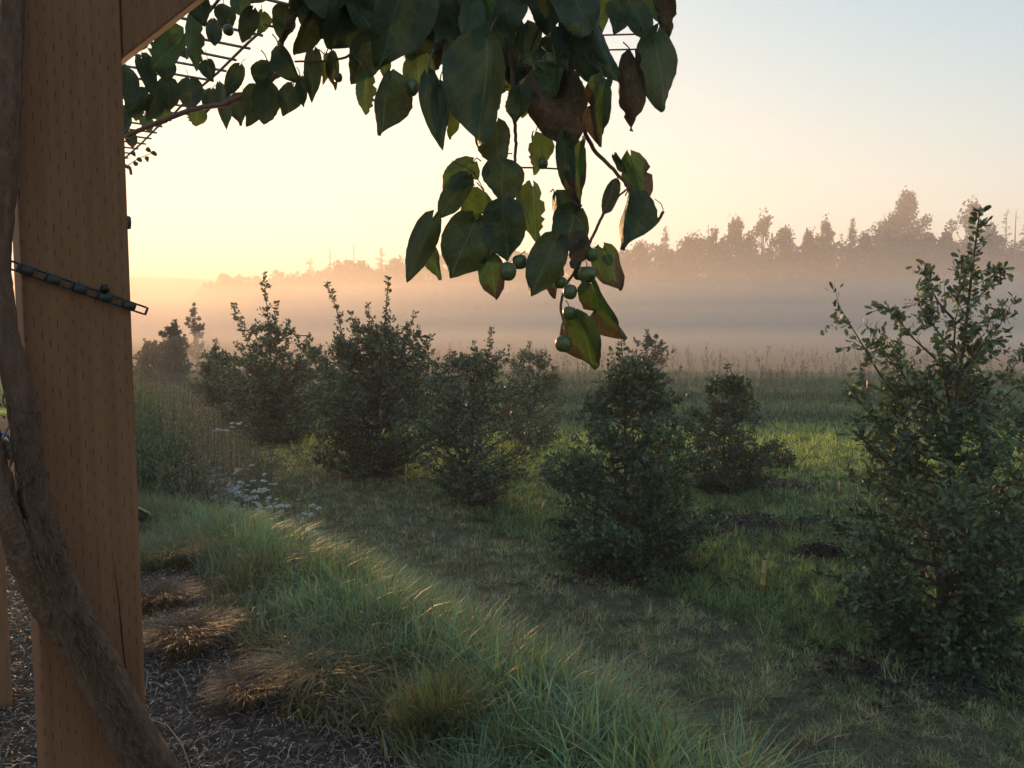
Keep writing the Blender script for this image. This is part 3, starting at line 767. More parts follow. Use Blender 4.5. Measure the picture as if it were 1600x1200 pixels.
# knee brace rising at 45 degrees from the post to the arm
b0 = pf(.004, .02, EZ + .395)
dia = (AR + UP) / math.sqrt(2); nrm = (UP - AR) / math.sqrt(2)
def brace():
    me = bpy.data.meshes.new('knee_brace')
    t = .085
    prof = [(0.003, EZ + .395), (0.003, ARMZ - .002), (.0, ARMZ - .002)]
    hgt = ARMZ - .002 - (EZ + .395)
    ps = [(.003, EZ + .395), (.003, ARMZ - .002), (.003 + hgt, ARMZ - .002)]
    V = []
    off = np.array(parent_origin(perg))
    for w in (.015, .015 + t):
        for u, z in ps: V.append(tuple(pf(u, w, z) - off))
    me.from_pydata(V, [], [(0, 1, 2), (3, 5, 4), (0, 3, 4, 1), (1, 4, 5, 2), (2, 5, 3, 0)])
    me.materials.append(M_TIM); me.update()
    import bmesh
    bm = bmesh.new(); bm.from_mesh(me); bmesh.ops.recalc_face_normals(bm, faces=bm.faces); bm.to_mesh(me); bm.free()
    o = bpy.data.objects.new('knee_brace', me); COL.objects.link(o); o.parent = perg; bevel(o, .003)
brace()
# bolt head on the right face, drying crack as a flat strip, its shadow put into the colour
bz = on_plane(198, 345, pf(0, .05, 0), AR)
mb = MB(); bc = on_plane(199, 345, pf(.004, 0, 0), AR)
th = np.arange(6) * math.pi / 3
V, F = tube([pf(0, .05, bc[2]), pf(.003, .05, bc[2]), pf(.003, .05, bc[2]), pf(.012, .05, bc[2])], [.016, .016, .011, .010], 8)
mesh_np('bolt', V, F, plain('dull_steel', (.09, .08, .07), .6, .4), perg)
def crack():
    pts = [(190, 880), (196, 940), (203, 985), (207, 1030), (212, 1080), (219, 1105)]
    V = []; 
    for i, (x, y) in enumerate(pts):
        p = on_plane(x - 12 + 2 * math.sin(i * 2), y, pf(0, -.0006, 0), AX); w = .0003 + .0007 * math.sin(i / 5 * math.pi)
        V += [p - AR * w, p + AR * w]
    F = np.array([[2 * i, 2 * i + 1, 2 * i + 3, 2 * i + 2] for i in range(len(pts) - 1)])
    mesh_np('drying_crack', np.array(V), F, plain('crack_shadow_wood', (.03, .015, .01), .9), perg)
crack()
# second post further back at the far left
p2 = ground_at(-14, 1117)
perg2 = tag(timber('pergola_post', np.array([p2[0] - .07, p2[1], p2[2] - .1]), (AR * PW, AX * PW, UP * 2.6), None), 'reddish timber post standing further back at the lower left edge', 'post')

# ------------------------------------------------------------------ wire mesh roof
MH = EZ + .79
def pm(u, w, z=MH): return pf(u, w, z)
wm = empty('wire_mesh', pm(0, 1), 'galvanised wire mesh panel carrying the vine above the post', 'wire mesh')
U1 = .50
g = np.random.default_rng(3)
for k, u in enumerate((U1, U1 - .15, U1 - .30, U1 - .45, U1 - .60, U1 - .75)):
    MB().tube([pm(u, w, MH + .004 * math.sin(w * 9 + k)) for w in np.linspace(-.5, 3.4, 14)], .0042, 6).build('long_wire', M_IRON, wm)
for k, w in enumerate(np.arange(-.45, 3.4, .125)):
    MB().tube([pm(-.3, w, MH + .0056), pm(.1, w, MH + .0056 + .003 * g.normal()), pm(U1 + .022 + .004 * g.normal(), w, MH + .0056)], .0040, 6).build('cross_wire', M_IRON, wm)
# loose trellis wires at the outer end of the arm
for i, (a, b, d) in enumerate((((842, 60), (1012, 53), 1.42), ((850, 82), (1003, 77), 1.44), ((800, 106), (895, 102), 1.40), ((800, 262), (872, 264), 1.34))):
    p, q = P(*a, d), P(*b, d + .03)
    MB().tube([p, (p + q) / 2 + np.array([0, 0, .001]), q], .0016, 5).build('loose_wire', M_RUST, wm)

# ------------------------------------------------------------------ chain tree tie strapped round the post
def strap():
    root = empty('tree_tie', on_plane(20, 415, pf(0, -.012, 0), AX), 'dark plastic chain tie strapped across the post and vine trunk', 'plant tie')
    m = plain('dark_plastic', (.012, .014, .015), .45, 0, .5)
    a = on_plane(-60, 388, pf(0, -.013, 0), AX); b = on_plane(231, 487, pf(0, -.013, 0), AX)
    d = b - a; ln = np.linalg.norm(d); d /= ln; n = AX; v = np.cross(n, d); v /= np.linalg.norm(v)
    if v[2] < 0: v = -v
    nlk = 7; ll = ln / nlk; hw = .0068
    for i in range(nlk):
        s = a + d * ll * i; mb = MB()
        lift = n * (-.002 * (i % 2))
        o = s + lift - v * hw
        th = .004
        mb.box(o, d * ll * .50, v * hw * 2, n * th)                                   # solid plate
        mb.box(o + d * ll * .502, d * ll * .40, v * .0028, n * th * .8)                # lower rail
        mb.box(o + d * ll * .502 + v * (hw * 2 - .0028), d * ll * .40, v * .0028, n * th * .8)
        mb.box(o + d * ll * .904 + v * .0004, d * ll * .09, v * (hw * 2 - .0008), n * th * .9)
        if i in (5,):                                                                  # button knob locked through the hole
            c = s + d * ll * .1 + v * .008
            V, F = tube([c, c - n * .004 + v * .004, c - n * .008 + v * .007], [.006, .0065, .004], 8); mb.add(V, F)
        bevel(mb.build('link', m, root, smooth=False), .0007, 1)
strap()

# ------------------------------------------------------------------ the vine
vine = empty('kiwi_vine', pf(-.1, -.08, gz), 'fruiting kiwi vine with thick shaggy trunk and leafy cane hanging before the fog', 'vine')
def gnarl(pts, rad, name, seed, k=44, n=420):
    pts = np.array(pts, float); rad = np.array(rad, float)
    t = np.linspace(0, 1, len(pts)); tt = np.linspace(0, 1, n)
    def cr(a):
        # smooth interpolation
        o = np.interp(tt, t, a); ker = np.hanning(17); ker /= ker.sum(); q = np.pad(o, 8, mode='edge'); return np.convolve(q, ker, 'valid')
    c = np.stack([cr(pts[:, i]) for i in range(3)], -1); r = cr(rad)
    V, F = tube(c, r, k)
    th = np.tile(np.arange(k) / k * 6.283, n); ss = np.repeat(tt, k) * 40
    tw = th + ss * .12
    d = 0.13 * np.sin(2 * tw + 1) + 0.10 * np.abs(np.sin(3 * tw + ss * .1)) + .07 * np.abs(np.sin(7 * tw + 3 * vn(ss * .6, th * 0, seed)))
    d += 0.30 * (fbm(np.cos(tw) * 2.2 + 9, np.sin(tw) * 2.2 + ss * .35, seed) - .5)
    d += 0.26 * (np.abs(vn(np.cos(tw) * 6 + 9, np.sin(tw) * 6 + ss * 1.0, seed + 5) - .5)) + .16 * (vn(th * 5 + ss * .3, ss * 3.0, seed + 9) - .5)
    W = V[:n * k]; cc = np.repeat(c, k, axis=0)
    V[:n * k] = cc + (W - cc) * (1 + d)[:, None]
    return mesh_np(name, V, F, M_VBARK, vine, smooth=True)
def vpt(px, py, w): return on_plane(px, py, pf(0, w, 0), AX)
q = 1.17 / 1232
gnarl([vpt(22, -60, -.03), vpt(18, 60, -.03), vpt(12, 180, -.035), vpt(2, 300, -.03), vpt(-6, 420, -.03), vpt(8, 520, -.035), vpt(30, 610, -.04), vpt(44, 700, -.045), vpt(54, 780, -.045), vpt(72, 870, -.05),
       vpt(108, 960, -.055), vpt(160, 1060, -.055), vpt(206, 1150, -.055), vpt(262, 1240, -.05), vpt(300, 1400, -.04), vpt(290, 1900, .05), vpt(280, 2150, .1)],
      np.array([11, 12, 13, 13, 14, 14, 15, 17, 19, 23, 25, 26, 27, 28, 30, 34, 40]) * q, 'trunk', 31)
gnarl([vpt(-60, 560, -.05), vpt(-32, 660, -.055), vpt(-8, 740, -.06), vpt(14, 810, -.062), vpt(36, 870, -.06), vpt(66, 930, -.055), vpt(100, 1000, -.05)],
      np.array([14, 15, 16, 16, 17, 17, 13]) * q, 'trunk', 37, n=220)
# peeling bark flakes
mbk = MB(); g = np.random.default_rng(8)
line = [vpt(30, 610, -.075), vpt(54, 780, -.082), vpt(108, 960, -.097), vpt(160, 1060, -.100), vpt(206, 1150, -.10), vpt(250, 1220, -.095)]
for i in range(420):
    k = g.uniform(0, 4.99); ii = int(k); p = line[ii] * (1 - k + ii) + line[ii + 1] * (k - ii)
    d = line[ii + 1] - line[ii]; d /= np.linalg.norm(d); s = np.cross(d, AX)
    p = p + s * g.uniform(-.022, .022) + AX * .006
    d2 = d + g.normal(size=3) * .35; l = g.uniform(.006, .026)
    mbk.tube([p, p + d2 * l * .6 - AX * .002, p + d2 * l - AX * g.uniform(0, .006)], [.0013, .0012, .0004], 3)
mbk.build('bark_flakes', M_VBARK, vine)['kind'] = 'stuff'

def vleaf_mat(name, base, brown=0.0, transl=.3):
    m, nt, out = mat_new(name)
    tc = N(nt, 'ShaderNodeTexCoord'); oi = N(nt, 'ShaderNodeObjectInfo'); o = tc.outputs['Object']
    sx = N(nt, 'ShaderNodeSeparateXYZ'); L(nt, o, sx.inputs[0])
    add = N(nt, 'ShaderNodeVectorMath', operation='ADD'); L(nt, o, add.inputs[0])
    rv = N(nt, 'ShaderNodeCombineXYZ'); r10 = math_n(nt, 'MULTIPLY', oi.outputs['Random'], 37.0); L(nt, r10, rv.inputs[0]); L(nt, r10, rv.inputs[1]); L(nt, rv.outputs[0], add.inputs[1])
    nz = noise(nt, add.outputs[0], 2.2, 5, .6); nf = noise(nt, add.outputs[0], 14, 4, .7)
    lo = tuple(x * .62 for x in base); hi = tuple(x * 1.35 for x in base)
    c = ramp(nt, nz, [(.3, lo), (.7, hi)])
    # veins: midrib plus slanted side veins
    ax = math_n(nt, 'ABSOLUTE', sx.outputs[0])
    v = math_n(nt, 'SUBTRACT', math_n(nt, 'MULTIPLY', sx.outputs[1], 6.5), math_n(nt, 'MULTIPLY', ax, 5.5))
    fr = math_n(nt, 'ABSOLUTE', math_n(nt, 'SUBTRACT', math_n(nt, 'FRACT', v), .5))
    side = math_n(nt, 'LESS_THAN', fr, .045); mid = math_n(nt, 'LESS_THAN', ax, .012)
    vein = math_n(nt, 'MAXIMUM', math_n(nt, 'MULTIPLY', side, .35), math_n(nt, 'MULTIPLY', mid, .8))
    c = mixc(nt, vein, c, tuple(x * 1.9 for x in base))
    c = mixc(nt, math_n(nt, 'MULTIPLY', nf, .35), c, tuple(x * .6 for x in base))
    if brown:
        ed = math_n(nt, 'ADD', math_n(nt, 'MULTIPLY', ax, 1.1), math_n(nt, 'MULTIPLY', sx.outputs[1], .75))
        ed = math_n(nt, 'ADD', ed, math_n(nt, 'MULTIPLY', nz, .9)); ed = math_n(nt, 'ADD', ed, math_n(nt, 'MULTIPLY', sx.outputs[0], .35))
        mk = ramp(nt, math_n(nt, 'SUBTRACT', ed, 1.5 - brown), [(0.0, (0, 0, 0)), (0.05, (1, 1, 1))])
        br = ramp(nt, nf, [(.3, (.045, .032, .022)), (.7, (.115, .08, .055))])
        c = mixc(nt, mk, c, br)
    b = N(nt, 'ShaderNodeBsdfPrincipled'); L(nt, c, b.inputs['Base Color']); b.inputs['Roughness'].default_value = .5; b.inputs['Specular IOR Level'].default_value = .22
    bp = N(nt, 'ShaderNodeBump'); bp.inputs['Strength'].default_value = .35; bp.inputs['Distance'].default_value = .05
    L(nt, math_n(nt, 'SUBTRACT', nz, math_n(nt, 'MULTIPLY', vein, .4)), bp.inputs['Height']); L(nt, bp.outputs[0], b.inputs['Normal'])
    t = N(nt, 'ShaderNodeBsdfTranslucent'); L(nt, mixc(nt, 1.0, c, (1.0, 1.1, .6), 'MULTIPLY'), t.inputs[0])
    mx = N(nt, 'ShaderNodeMixShader'); mx.inputs[0].default_value = transl
    L(nt, b.outputs[0], mx.inputs[1]); L(nt, t.outputs[0], mx.inputs[2]); L(nt, mx.outputs[0], out.inputs[0])
    return m
VM = {'g': vleaf_mat('vine_leaf_dark', (.060, .082, .040), 0, .20), 'l': vleaf_mat('vine_leaf_light', (.10, .145, .055), 0, .42),
      'b': vleaf_mat('vine_leaf_brown_edged', (.09, .13, .045), .42, .4), 'w': vleaf_mat('vine_leaf_withered', (.06, .055, .035), .85, .15)}
def vleaf_mesh(name, mat, fold, curl, width, seed, chew=0.0, cord=.10):
    """unit leaf: base at the origin, tip at +Y 1; real outline with a drip tip and toothed margin"""
    g = np.random.default_rng(seed)
    nL, nW = 15, 3
    V = []; idx = {}
    ph = g.uniform(0, 6, 4)
    for i in range(nL + 1):
        t = i / nL
        w = (max(0, math.sin(math.pi * min(1, t ** .70))) ** .62) * .5 * width if t < .999 else 0
        w *= 1 - .30 * sstep(.70, .93, t)
        if i == 0: w = .06 * width
        for j in range(-nW, nW + 1):
            f = j / nW
            x = f * w
            if abs(j) == nW:
                x *= 1 + .012 * (1 if i % 2 else -1) + .015 * g.normal()
                if chew and g.random() < chew: x *= g.uniform(.45, .8)
            y = t - cord * (abs(f) ** 1.2) * (1 - t) ** 3 * 1.2 + .0
            z = fold * abs(x) * 1.4 + curl * (-(t ** 2)) * .5 + .04 * math.sin(9 * t + ph[0] + (2 if f > 0 else 0)) * abs(f) * 1.5 + .06 * math.sin(5 * t + 3 * f + ph[1])
            z += -.35 * abs(curl) * f * f * w
            V.append((x, y, z))
    k = 2 * nW + 1
    F = [(i * k + j, i * k + j + 1, (i + 1) * k + j + 1, (i + 1) * k + j) for i in range(nL) for j in range(k - 1)]
    me = bpy.data.meshes.new(name); me.from_pydata([tuple(map(float, v)) for v in V], [], F)
    me.polygons.foreach_set('use_smooth', np.ones(len(F), bool)); me.materials.append(mat); me.update()
    return me
VL = {}
for kk, fo, cu, ch in (('g', .15, .15, 0), ('g', .45, .25, 0), ('g', .10, .30, .03), ('l', .12, .2, 0), ('l', .4, .15, .05), ('b', .2, .3, .10), ('b', .5, .35, .14), ('w', .35, .5, .22), ('w', .15, .3, .12)):
    VL.setdefault(kk, []).append(vleaf_mesh('leaf', VM[kk], fo, cu, 1.0, len(VL) * 10 + len(VL.get(kk, [])), ch))
voff = np.array(parent_origin(vine))
PET = MB()
def vleaf(b, t, wpx, kind, d, yaw=0.0, var=None, pet=None):
    """b,t = photo pixels of the leaf's base and tip, d = distance, yaw turns the blade about its midrib"""
    g = np.random.default_rng(int(abs(b[0] * 7 + b[1] * 13 + t[0] * 3)) + 5)
    tl = g.uniform(-.25, .25)
    L0 = math.hypot(t[0] - b[0], t[1] - b[1]) / FPX * d
    B = P(b[0], b[1], d); T = P(t[0], t[1], d + tl * L0)
    y = T - B; ln = np.linalg.norm(y); y /= ln
    vw = (B + T) / 2 - CO; vw /= np.linalg.norm(vw)
    x = np.cross(y, -vw); x /= np.linalg.norm(x); z = np.cross(x, y)
    if g.random() < .5: x, z = -x, -z
    a = yaw if yaw else g.uniform(-.75, .75)
    x, z = x * math.cos(a) + z * math.sin(a), -x * math.sin(a) + z * math.cos(a)
    wd = 1.0 * wpx / FPX * d / max(.55, abs(math.cos(a)))
    wd = min(wd, ln * 1.15)
    ms = VL[kind]; me = ms[var if var is not None else int(g.integers(len(ms)))]
    o = bpy.data.objects.new('leaf', me); COL.objects.link(o); o.parent = vine
    s3 = (wd + ln) / 2; p = B - voff
    o.matrix_basis = Matrix(((x[0] * wd, y[0] * ln, z[0] * s3, p[0]), (x[1] * wd, y[1] * ln, z[1] * s3, p[1]), (x[2] * wd, y[2] * ln, z[2] * s3, p[2]), (0, 0, 0, 1)))
    if pet is not None:
        e = P(pet[0], pet[1], d + .01)
        m_ = (B + e) / 2 + np.array([0, 0, .006])
        PET.tube([e, m_, B + y * .002], [.0011, .001, .0009], 5)
    else:
        e = B + np.array([g.uniform(-.02, .02), g.uniform(.0, .03), g.uniform(.015, .04)])
        PET.tube([e, (e + B) / 2 + np.array([0, 0, .004]), B], [.0011, .001, .0009], 4)
NEAR = [
 ((738, 254), (692, 300), 50, 'l', 1.22, (752, 252)), ((728, 277), (687, 342), 40, 'g', 1.20, (742, 270)), ((775, 192), (777, 264), 56, 'g', 1.24, None), ((782, 252), (790, 322), 62, 'g', 1.21, (800, 240)),
 ((766, 322), (712, 344), 46, 'l', 1.25, (745, 285)), ((787, 318), (790, 408), 72, 'g', 1.17, (800, 300)), ((742, 343), (706, 435), 84, 'g', 1.18, (757, 348)), ((676, 341), (636, 440), 44, 'g', 1.16, (690, 336)),
 ((672, 384), (684, 438), 24, 'l', 1.22, None), ((768, 376), (742, 411), 36, 'l', 1.24, None), ((766, 402), (774, 471), 42, 'b', 1.19, (772, 396)), ((832, 292), (838, 380), 44, 'l', 1.23, (822, 285)),
 ((868, 303), (884, 350), 36, 'g', 1.22, (860, 300)), ((905, 330), (872, 398), 58, 'g', 1.18, None), ((868, 373), (830, 464), 60, 'g', 1.15, (885, 370)), ((914, 368), (890, 418), 36, 'w', 1.16, None),
 ((876, 410), (862, 466), 30, 'b', 1.21, None), ((942, 388), (966, 456), 46, 'b', 1.18, (925, 392)), ((925, 442), (972, 536), 42, 'b', 1.15, (900, 457)), ((902, 492), (925, 582), 60, 'b', 1.13, (885, 485)),
 ((984, 303), (980, 393), 54, 'g', 1.19, (977, 306)), ((985, 243), (1010, 322), 46, 'b', 1.21, (990, 285)), ((962, 284), (942, 338), 24, 'g', 1.22, (970, 275)), ((960, 242), (978, 272), 13, 'g', 1.23, (982, 290)),
 ((880, 215), (890, 310), 30, 'g', 1.20, None), ((906, 222), (902, 328), 36, 'b', 1.22, None), ((835, 212), (838, 273), 36, 'l', 1.26, None),
 ((1034, -20), (1046, 58), 34, 'w', 1.28, None), ((1028, 54), (1031, 177), 58, 'g', 1.22, (1002, 77)), ((990, 90), (981, 204), 42, 'w', 1.21, None), ((946, 125), (932, 228), 46, 'b', 1.20, None),
 ((984, 3), (1016, 60), 40, 'g', 1.26, None), ((1016, -8), (1026, 34), 26, 'l', 1.28, None), ((966, 4), (962, 53), 38, 'g', 1.25, None), ((915, 34), (966, 132), 44, 'g', 1.21, None), ((905, 52), (934, 138), 52, 'g', 1.23, None),
 ((900, -25), (906, 62), 70, 'g', 1.18, None), ((850, -12), (856, 56), 48, 'g', 1.20, None), ((868, 112), (880, 228), 92, 'w', 1.21, None), ((870, 108), (848, 158), 60, 'l', 1.205, None), ((762, 60), (744, 230), 98, 'g', 1.15, None),
 ((815, 137), (804, 192), 38, 'g', 1.20, None), ((738, 2), (735, 70), 42, 'g', 1.19, None), ((793, -5), (795, 60), 52, 'g', 1.19, None), ((818, 38), (812, 97), 42, 'g', 1.24, None),
 ((586, 58), (550, 132), 54, 'g', 1.24, None), ((608, 118), (598, 213), 56, 'g', 1.18, (625, 122)), ((572, 112), (572, 182), 32, 'l', 1.22, None), ((603, 92), (600, 120), 18, 'l', 1.25, None), ((668, 118), (694, 238), 38, 'g', 1.17, None),
 ((686, 133), (690, 216), 30, 'g', 1.16, None), ((652, 86), (658, 152), 50, 'l', 1.24, None), ((700, 66), (700, 110), 32, 'l', 1.26, None), ((708, 168), (706, 218), 20, 'l', 1.23, None),
 ((560, -20), (520, 80), 92, 'g', 1.26, None), ((630, -20), (598, 100), 96, 'g', 1.22, None), ((690, -20), (672, 70), 70, 'g', 1.24, None), ((540, 10), (500, 60), 60, 'g', 1.30, None), ((650, 20), (640, 100), 60, 'g', 1.26, None), ((520, -30), (505, 40), 60, 'g', 1.3, None),
 ((490, 30), (461, 88), 34, 'g', 1.35, None), ((438, 76), (467, 132), 32, 'g', 1.40, None), ((490, 80), (487, 160), 28, 'g', 1.36, (508, 86)), ((470, 122), (474, 168), 18, 'g', 1.38, None), ((508, 86), (506, 132), 17, 'l', 1.38, None), ((520, 84), (522, 141), 20, 'b', 1.36, None),
 ((458, 135), (438, 180), 34, 'g', 1.42, None), ((420, 132), (412, 196), 42, 'g', 1.44, None), ((398, 138), (388, 198), 34, 'g', 1.50, None), ((395, 16), (378, 68), 28, 'g', 1.6, None), ((420, 100), (405, 140), 30, 'g', 1.46, None), ((450, 15), (435, 60), 36, 'g', 1.42, None),
]
for b, t, w, k, d, pe in NEAR: vleaf(b, t, w, k, d, pet=pe)
FAR = [((232, 147), (200, 182), 30, 'g'), ((222, 92), (243, 154), 26, 'g'), ((286, 54), (238, 107), 52, 'l'), ((262, 125), (266, 174), 34, 'g'), ((296, 124), (300, 175), 38, 'g'), ((302, 24), (308, 114), 28, 'l'), ((333, 32), (336, 74), 24, 'g'),
       ((325, 96), (330, 127), 24, 'g'), ((342, 134), (356, 204), 22, 'g'), ((308, 168), (305, 198), 34, 'l'), ((374, 104), (354, 152), 26, 'g'), ((198, 108), (200, 170), 30, 'g'), ((212, 155), (214, 190), 24, 'l'), ((202, 205), (208, 232), 18, 'g'),
       ((190, 170), (196, 220), 26, 'g'), ((240, 150), (232, 190), 26, 'g'), ((258, 92), (262, 130), 30, 'g'), ((330, 140), (324, 178), 22, 'g'), ((380, 150), (372, 196), 30, 'g'), ((350, 10), (352, 50), 30, 'g'), ((310, -5), (318, 40), 34, 'g'), ((372, -10), (380, 30), 30, 'l'),
       ((410, 20), (404, 55), 22, 'l'), ((260, 170), (248, 196), 20, 'l'), ((225, 182), (236, 206), 20, 'l')]
for b, t, w, k in FAR:
    d = float(np.clip(.79 * FPX / (505 - b[1]) * 1.0, 1.6, 3.3)); vleaf(b, t, w, k, d)
# filling leaves in the dark mass overhead
g = np.random.default_rng(77)
for i in range(112):
    x = g.uniform(470, 1010); ymax = np.interp(x, [470, 560, 640, 700, 780, 880, 960, 1010], [20, 30, 45, 95, 175, 150, 60, 0])
    y = g.uniform(-140, ymax); w = g.uniform(40, 80); l = w * g.uniform(1.0, 1.35); a = g.normal() * .4
    vleaf((x, y - l * .5), (x + math.sin(a) * l, y + math.cos(a) * l * .5), w * g.uniform(.6, 1), g.choice(['g', 'g', 'g', 'g', 'g', 'l', 'w']), g.uniform(1.25, 1.62))
for i in range(16):
    x = g.uniform(190, 500); ymax = np.interp(x, [190, 260, 330, 400, 500], [185, 165, 90, 60, 20]); y = g.uniform(-120, ymax)
    if x > 300 and 40 < y < 120 and x < 395: continue
    d = float(np.clip(.8 * FPX / (505 - y), 1.5, 3.2)); w = g.uniform(16, 30) * 1.5 / d + 4; l = w * 1.2; a = g.normal() * .5
    vleaf((x, y - l * .5), (x + math.sin(a) * l, y + math.cos(a) * l * .5), w, g.choice(['g', 'g', 'l']), d)
PET.build('petioles', plain('petiole_skin', (.16, .085, .06), .5), vine)['kind'] = 'stuff'
# canes
def cane(pts, r0, r1, d0, d1, name='cane'):
    n = len(pts); c = [P(x, y, d0 + (d1 - d0) * i / (n - 1)) for i, (x, y) in enumerate(pts)]
    c = np.array(c); t = np.linspace(0, 1, n); tt = np.linspace(0, 1, n * 6)
    o = np.stack([np.interp(tt, t, c[:, i]) for i in range(3)], -1); ker = np.hanning(9); ker /= ker.sum()
    o = np.stack([np.convolve(np.pad(o[:, i], 4, mode='edge'), ker, 'valid') for i in range(3)], -1)
    o += np.random.default_rng(n + int(pts[0][0])).normal(size=o.shape) * r0 * .12
    return MB().tube(o, np.linspace(r0, r1, len(o)), 9).build(name, M_VBARK, vine)
cane([(870, -60), (885, 40), (895, 120), (905, 180), (925, 232), (962, 268), (990, 300), (1004, 312)], .0048, .0020, 1.28, 1.20)
cane([(985, 292), (966, 306), (955, 330), (944, 333)], .0016, .0014, 1.20, 1.19)
cane([(962, 280), (952, 315), (938, 345), (925, 372), (912, 400), (898, 425), (882, 448), (875, 478), (880, 502), (890, 508)], .0024, .0018, 1.22, 1.15)
cane([(690, -80), (693, 0), (690, 60), (682, 112)], .0075, .0055, 1.34, 1.34)
cane([(780, -40), (798, 60), (802, 160), (806, 218), (804, 262)], .0040, .0022, 1.28, 1.25)
cane([(845, -20), (838, 40), (826, 84)], .0022, .0018, 1.26, 1.24)
cane([(1010, 360), (1026, 349), (1037, 330)], .0020, .0024, 1.19, 1.19)
cane([(1037, 330), (1033, 318), (1022, 310)], .0007, .0006, 1.19, 1.19, 'tendril')
cane([(500, -60), (470, 0), (442, 60), (428, 110), (405, 138)], .0065, .0040, 1.34, 1.52)
cane([(440, 112), (400, 140), (352, 163), (310, 168), (262, 185), (225, 200), (196, 214)], .0060, .0070, 1.5, 2.5)
cane([(560, 80), (535, 92), (500, 96), (458, 96)], .0022, .0016, 1.32, 1.36)
cane([(410, 38), (455, 48), (470, 0)], .0024, .0016, 1.45, 1.36)
cane([(704, 250), (740, 268), (758, 300)], .0008, .0008, 1.22, 1.22, 'tendril')
cane([(812, 262), (806, 300), (822, 330), (830, 360)], .0008, .0006, 1.23, 1.22, 'tendril')
cane([(192, 258), (203, 262), (205, 273)], .006, .0035, 2.45, 2.4)
cane([(195, 262), (212, 250), (225, 244), (240, 238)], .0014, .001, 2.5, 2.45, 'tendril')
for (x, y) in ((232, 234), (241, 239), (218, 249), (229, 249), (212, 255), (208, 240)):
    vleaf((x - 3, y - 2), (x + 4, y + 4), 7, 'g', 2.45)
# berries
def berry_mesh():
    n, k = 11, 16; V = []; 
    for i in range(n + 1):
        t = i / n; a = math.pi * t
        r = (math.sin(a) ** .72) * .5; z = math.cos(a) * .5
        if t < .12: z -= .04 * (1 - t / .12)
        for j in range(k):
            th = j * 2 * math.pi / k; rr = r * (1 + .035 * math.cos(3 * th)); V.append((rr * math.cos(th), rr * math.sin(th), z))
    F = [(i * k + j, i * k + (j + 1) % k, (i + 1) * k + (j + 1) % k, (i + 1) * k + j) for i in range(n) for j in range(k)]
    me = bpy.data.meshes.new('berry'); me.from_pydata(V, [], [f[::-1] for f in F]); me.polygons.foreach_set('use_smooth', np.ones(len(F), bool))
    m, nt, out = mat_new('kiwi_berry_skin'); tc = N(nt, 'ShaderNodeTexCoord')
    nz = noise(nt, tc.outputs['Object'], 6, 5, .6)
    c = ramp(nt, nz, [(.3, (.06, .078, .024)), (.7, (.11, .13, .04))])
    b = N(nt, 'ShaderNodeBsdfPrincipled'); L(nt, c, b.inputs['Base Color']); b.inputs['Roughness'].default_value = .33; b.inputs['Specular IOR Level'].default_value = .5
    L(nt, b.outputs[0], out.inputs[0]); me.materials.append(m); return me
BM = berry_mesh(); M_STALK = plain('berry_stalk', (.13, .10, .05), .6)
for i, (x, y, r, d, sx_, sy_) in enumerate([(793, 424, 15, 1.15, 793, 408), (881, 537, 15, 1.12, 881, 508), (889, 489, 12, 1.13, 884, 470), (891, 456, 12, 1.14, 884, 436), (917, 429, 15, 1.16, 915, 408), (925, 398, 12, 1.17, 918, 385),
                                    (905, 427, 11, 1.19, 908, 408), (875, 441, 11, 1.17, 880, 425), (812, 409, 13, 1.18, 820, 392), (858, 94, 11, 1.22, 846, 72), (843, 105, 11, 1.24, 838, 88), (836, 118, 10, 1.23, 836, 100), (642, 137, 13, 1.2, 640, 118),
                                    (528, 121, 8, 1.34, 521, 100), (357, 47, 9, 1.7, 357, 30), (848, 255, 9, 1.24, 846, 236), (938, 405, 10, 1.2, 930, 388)]):
    o = bpy.data.objects.new('berry', BM); COL.objects.link(o); o.parent = vine; p = P(x, y, d); s = 1.8 * r / FPX * d
    o.location = p - voff; o.scale = (s * (1.0 + .05 * math.sin(i * 2.3)), s * (1.0 + .05 * math.cos(i * 1.7)), s * (.98 if i % 3 else 1.08)); o.rotation_euler = (.12 * math.sin(i * 3), .15 * math.cos(i * 5), i)
    st = P(sx_, sy_, d + .005); top = p + np.array([0, 0, s * .45])
    a, F = tube([top, (top + st) / 2 + np.array([.001, 0, 0]), st], [.0009, .0007, .0009], 5)
    sk = mesh_np('stalk', (a - p) * np.array([1 / s] * 3), F, M_STALK); sk.parent = o; sk.matrix_basis = Matrix.Rotation(0, 4, 'X')
    # undo the berry's own turn so the stalk hangs straight
    sk.matrix_parent_inverse = (o.rotation_euler.to_matrix().to_4x4() @ Matrix.Diagonal((1, 1, (.98 if i % 3 else 1.08), 1))).inverted()

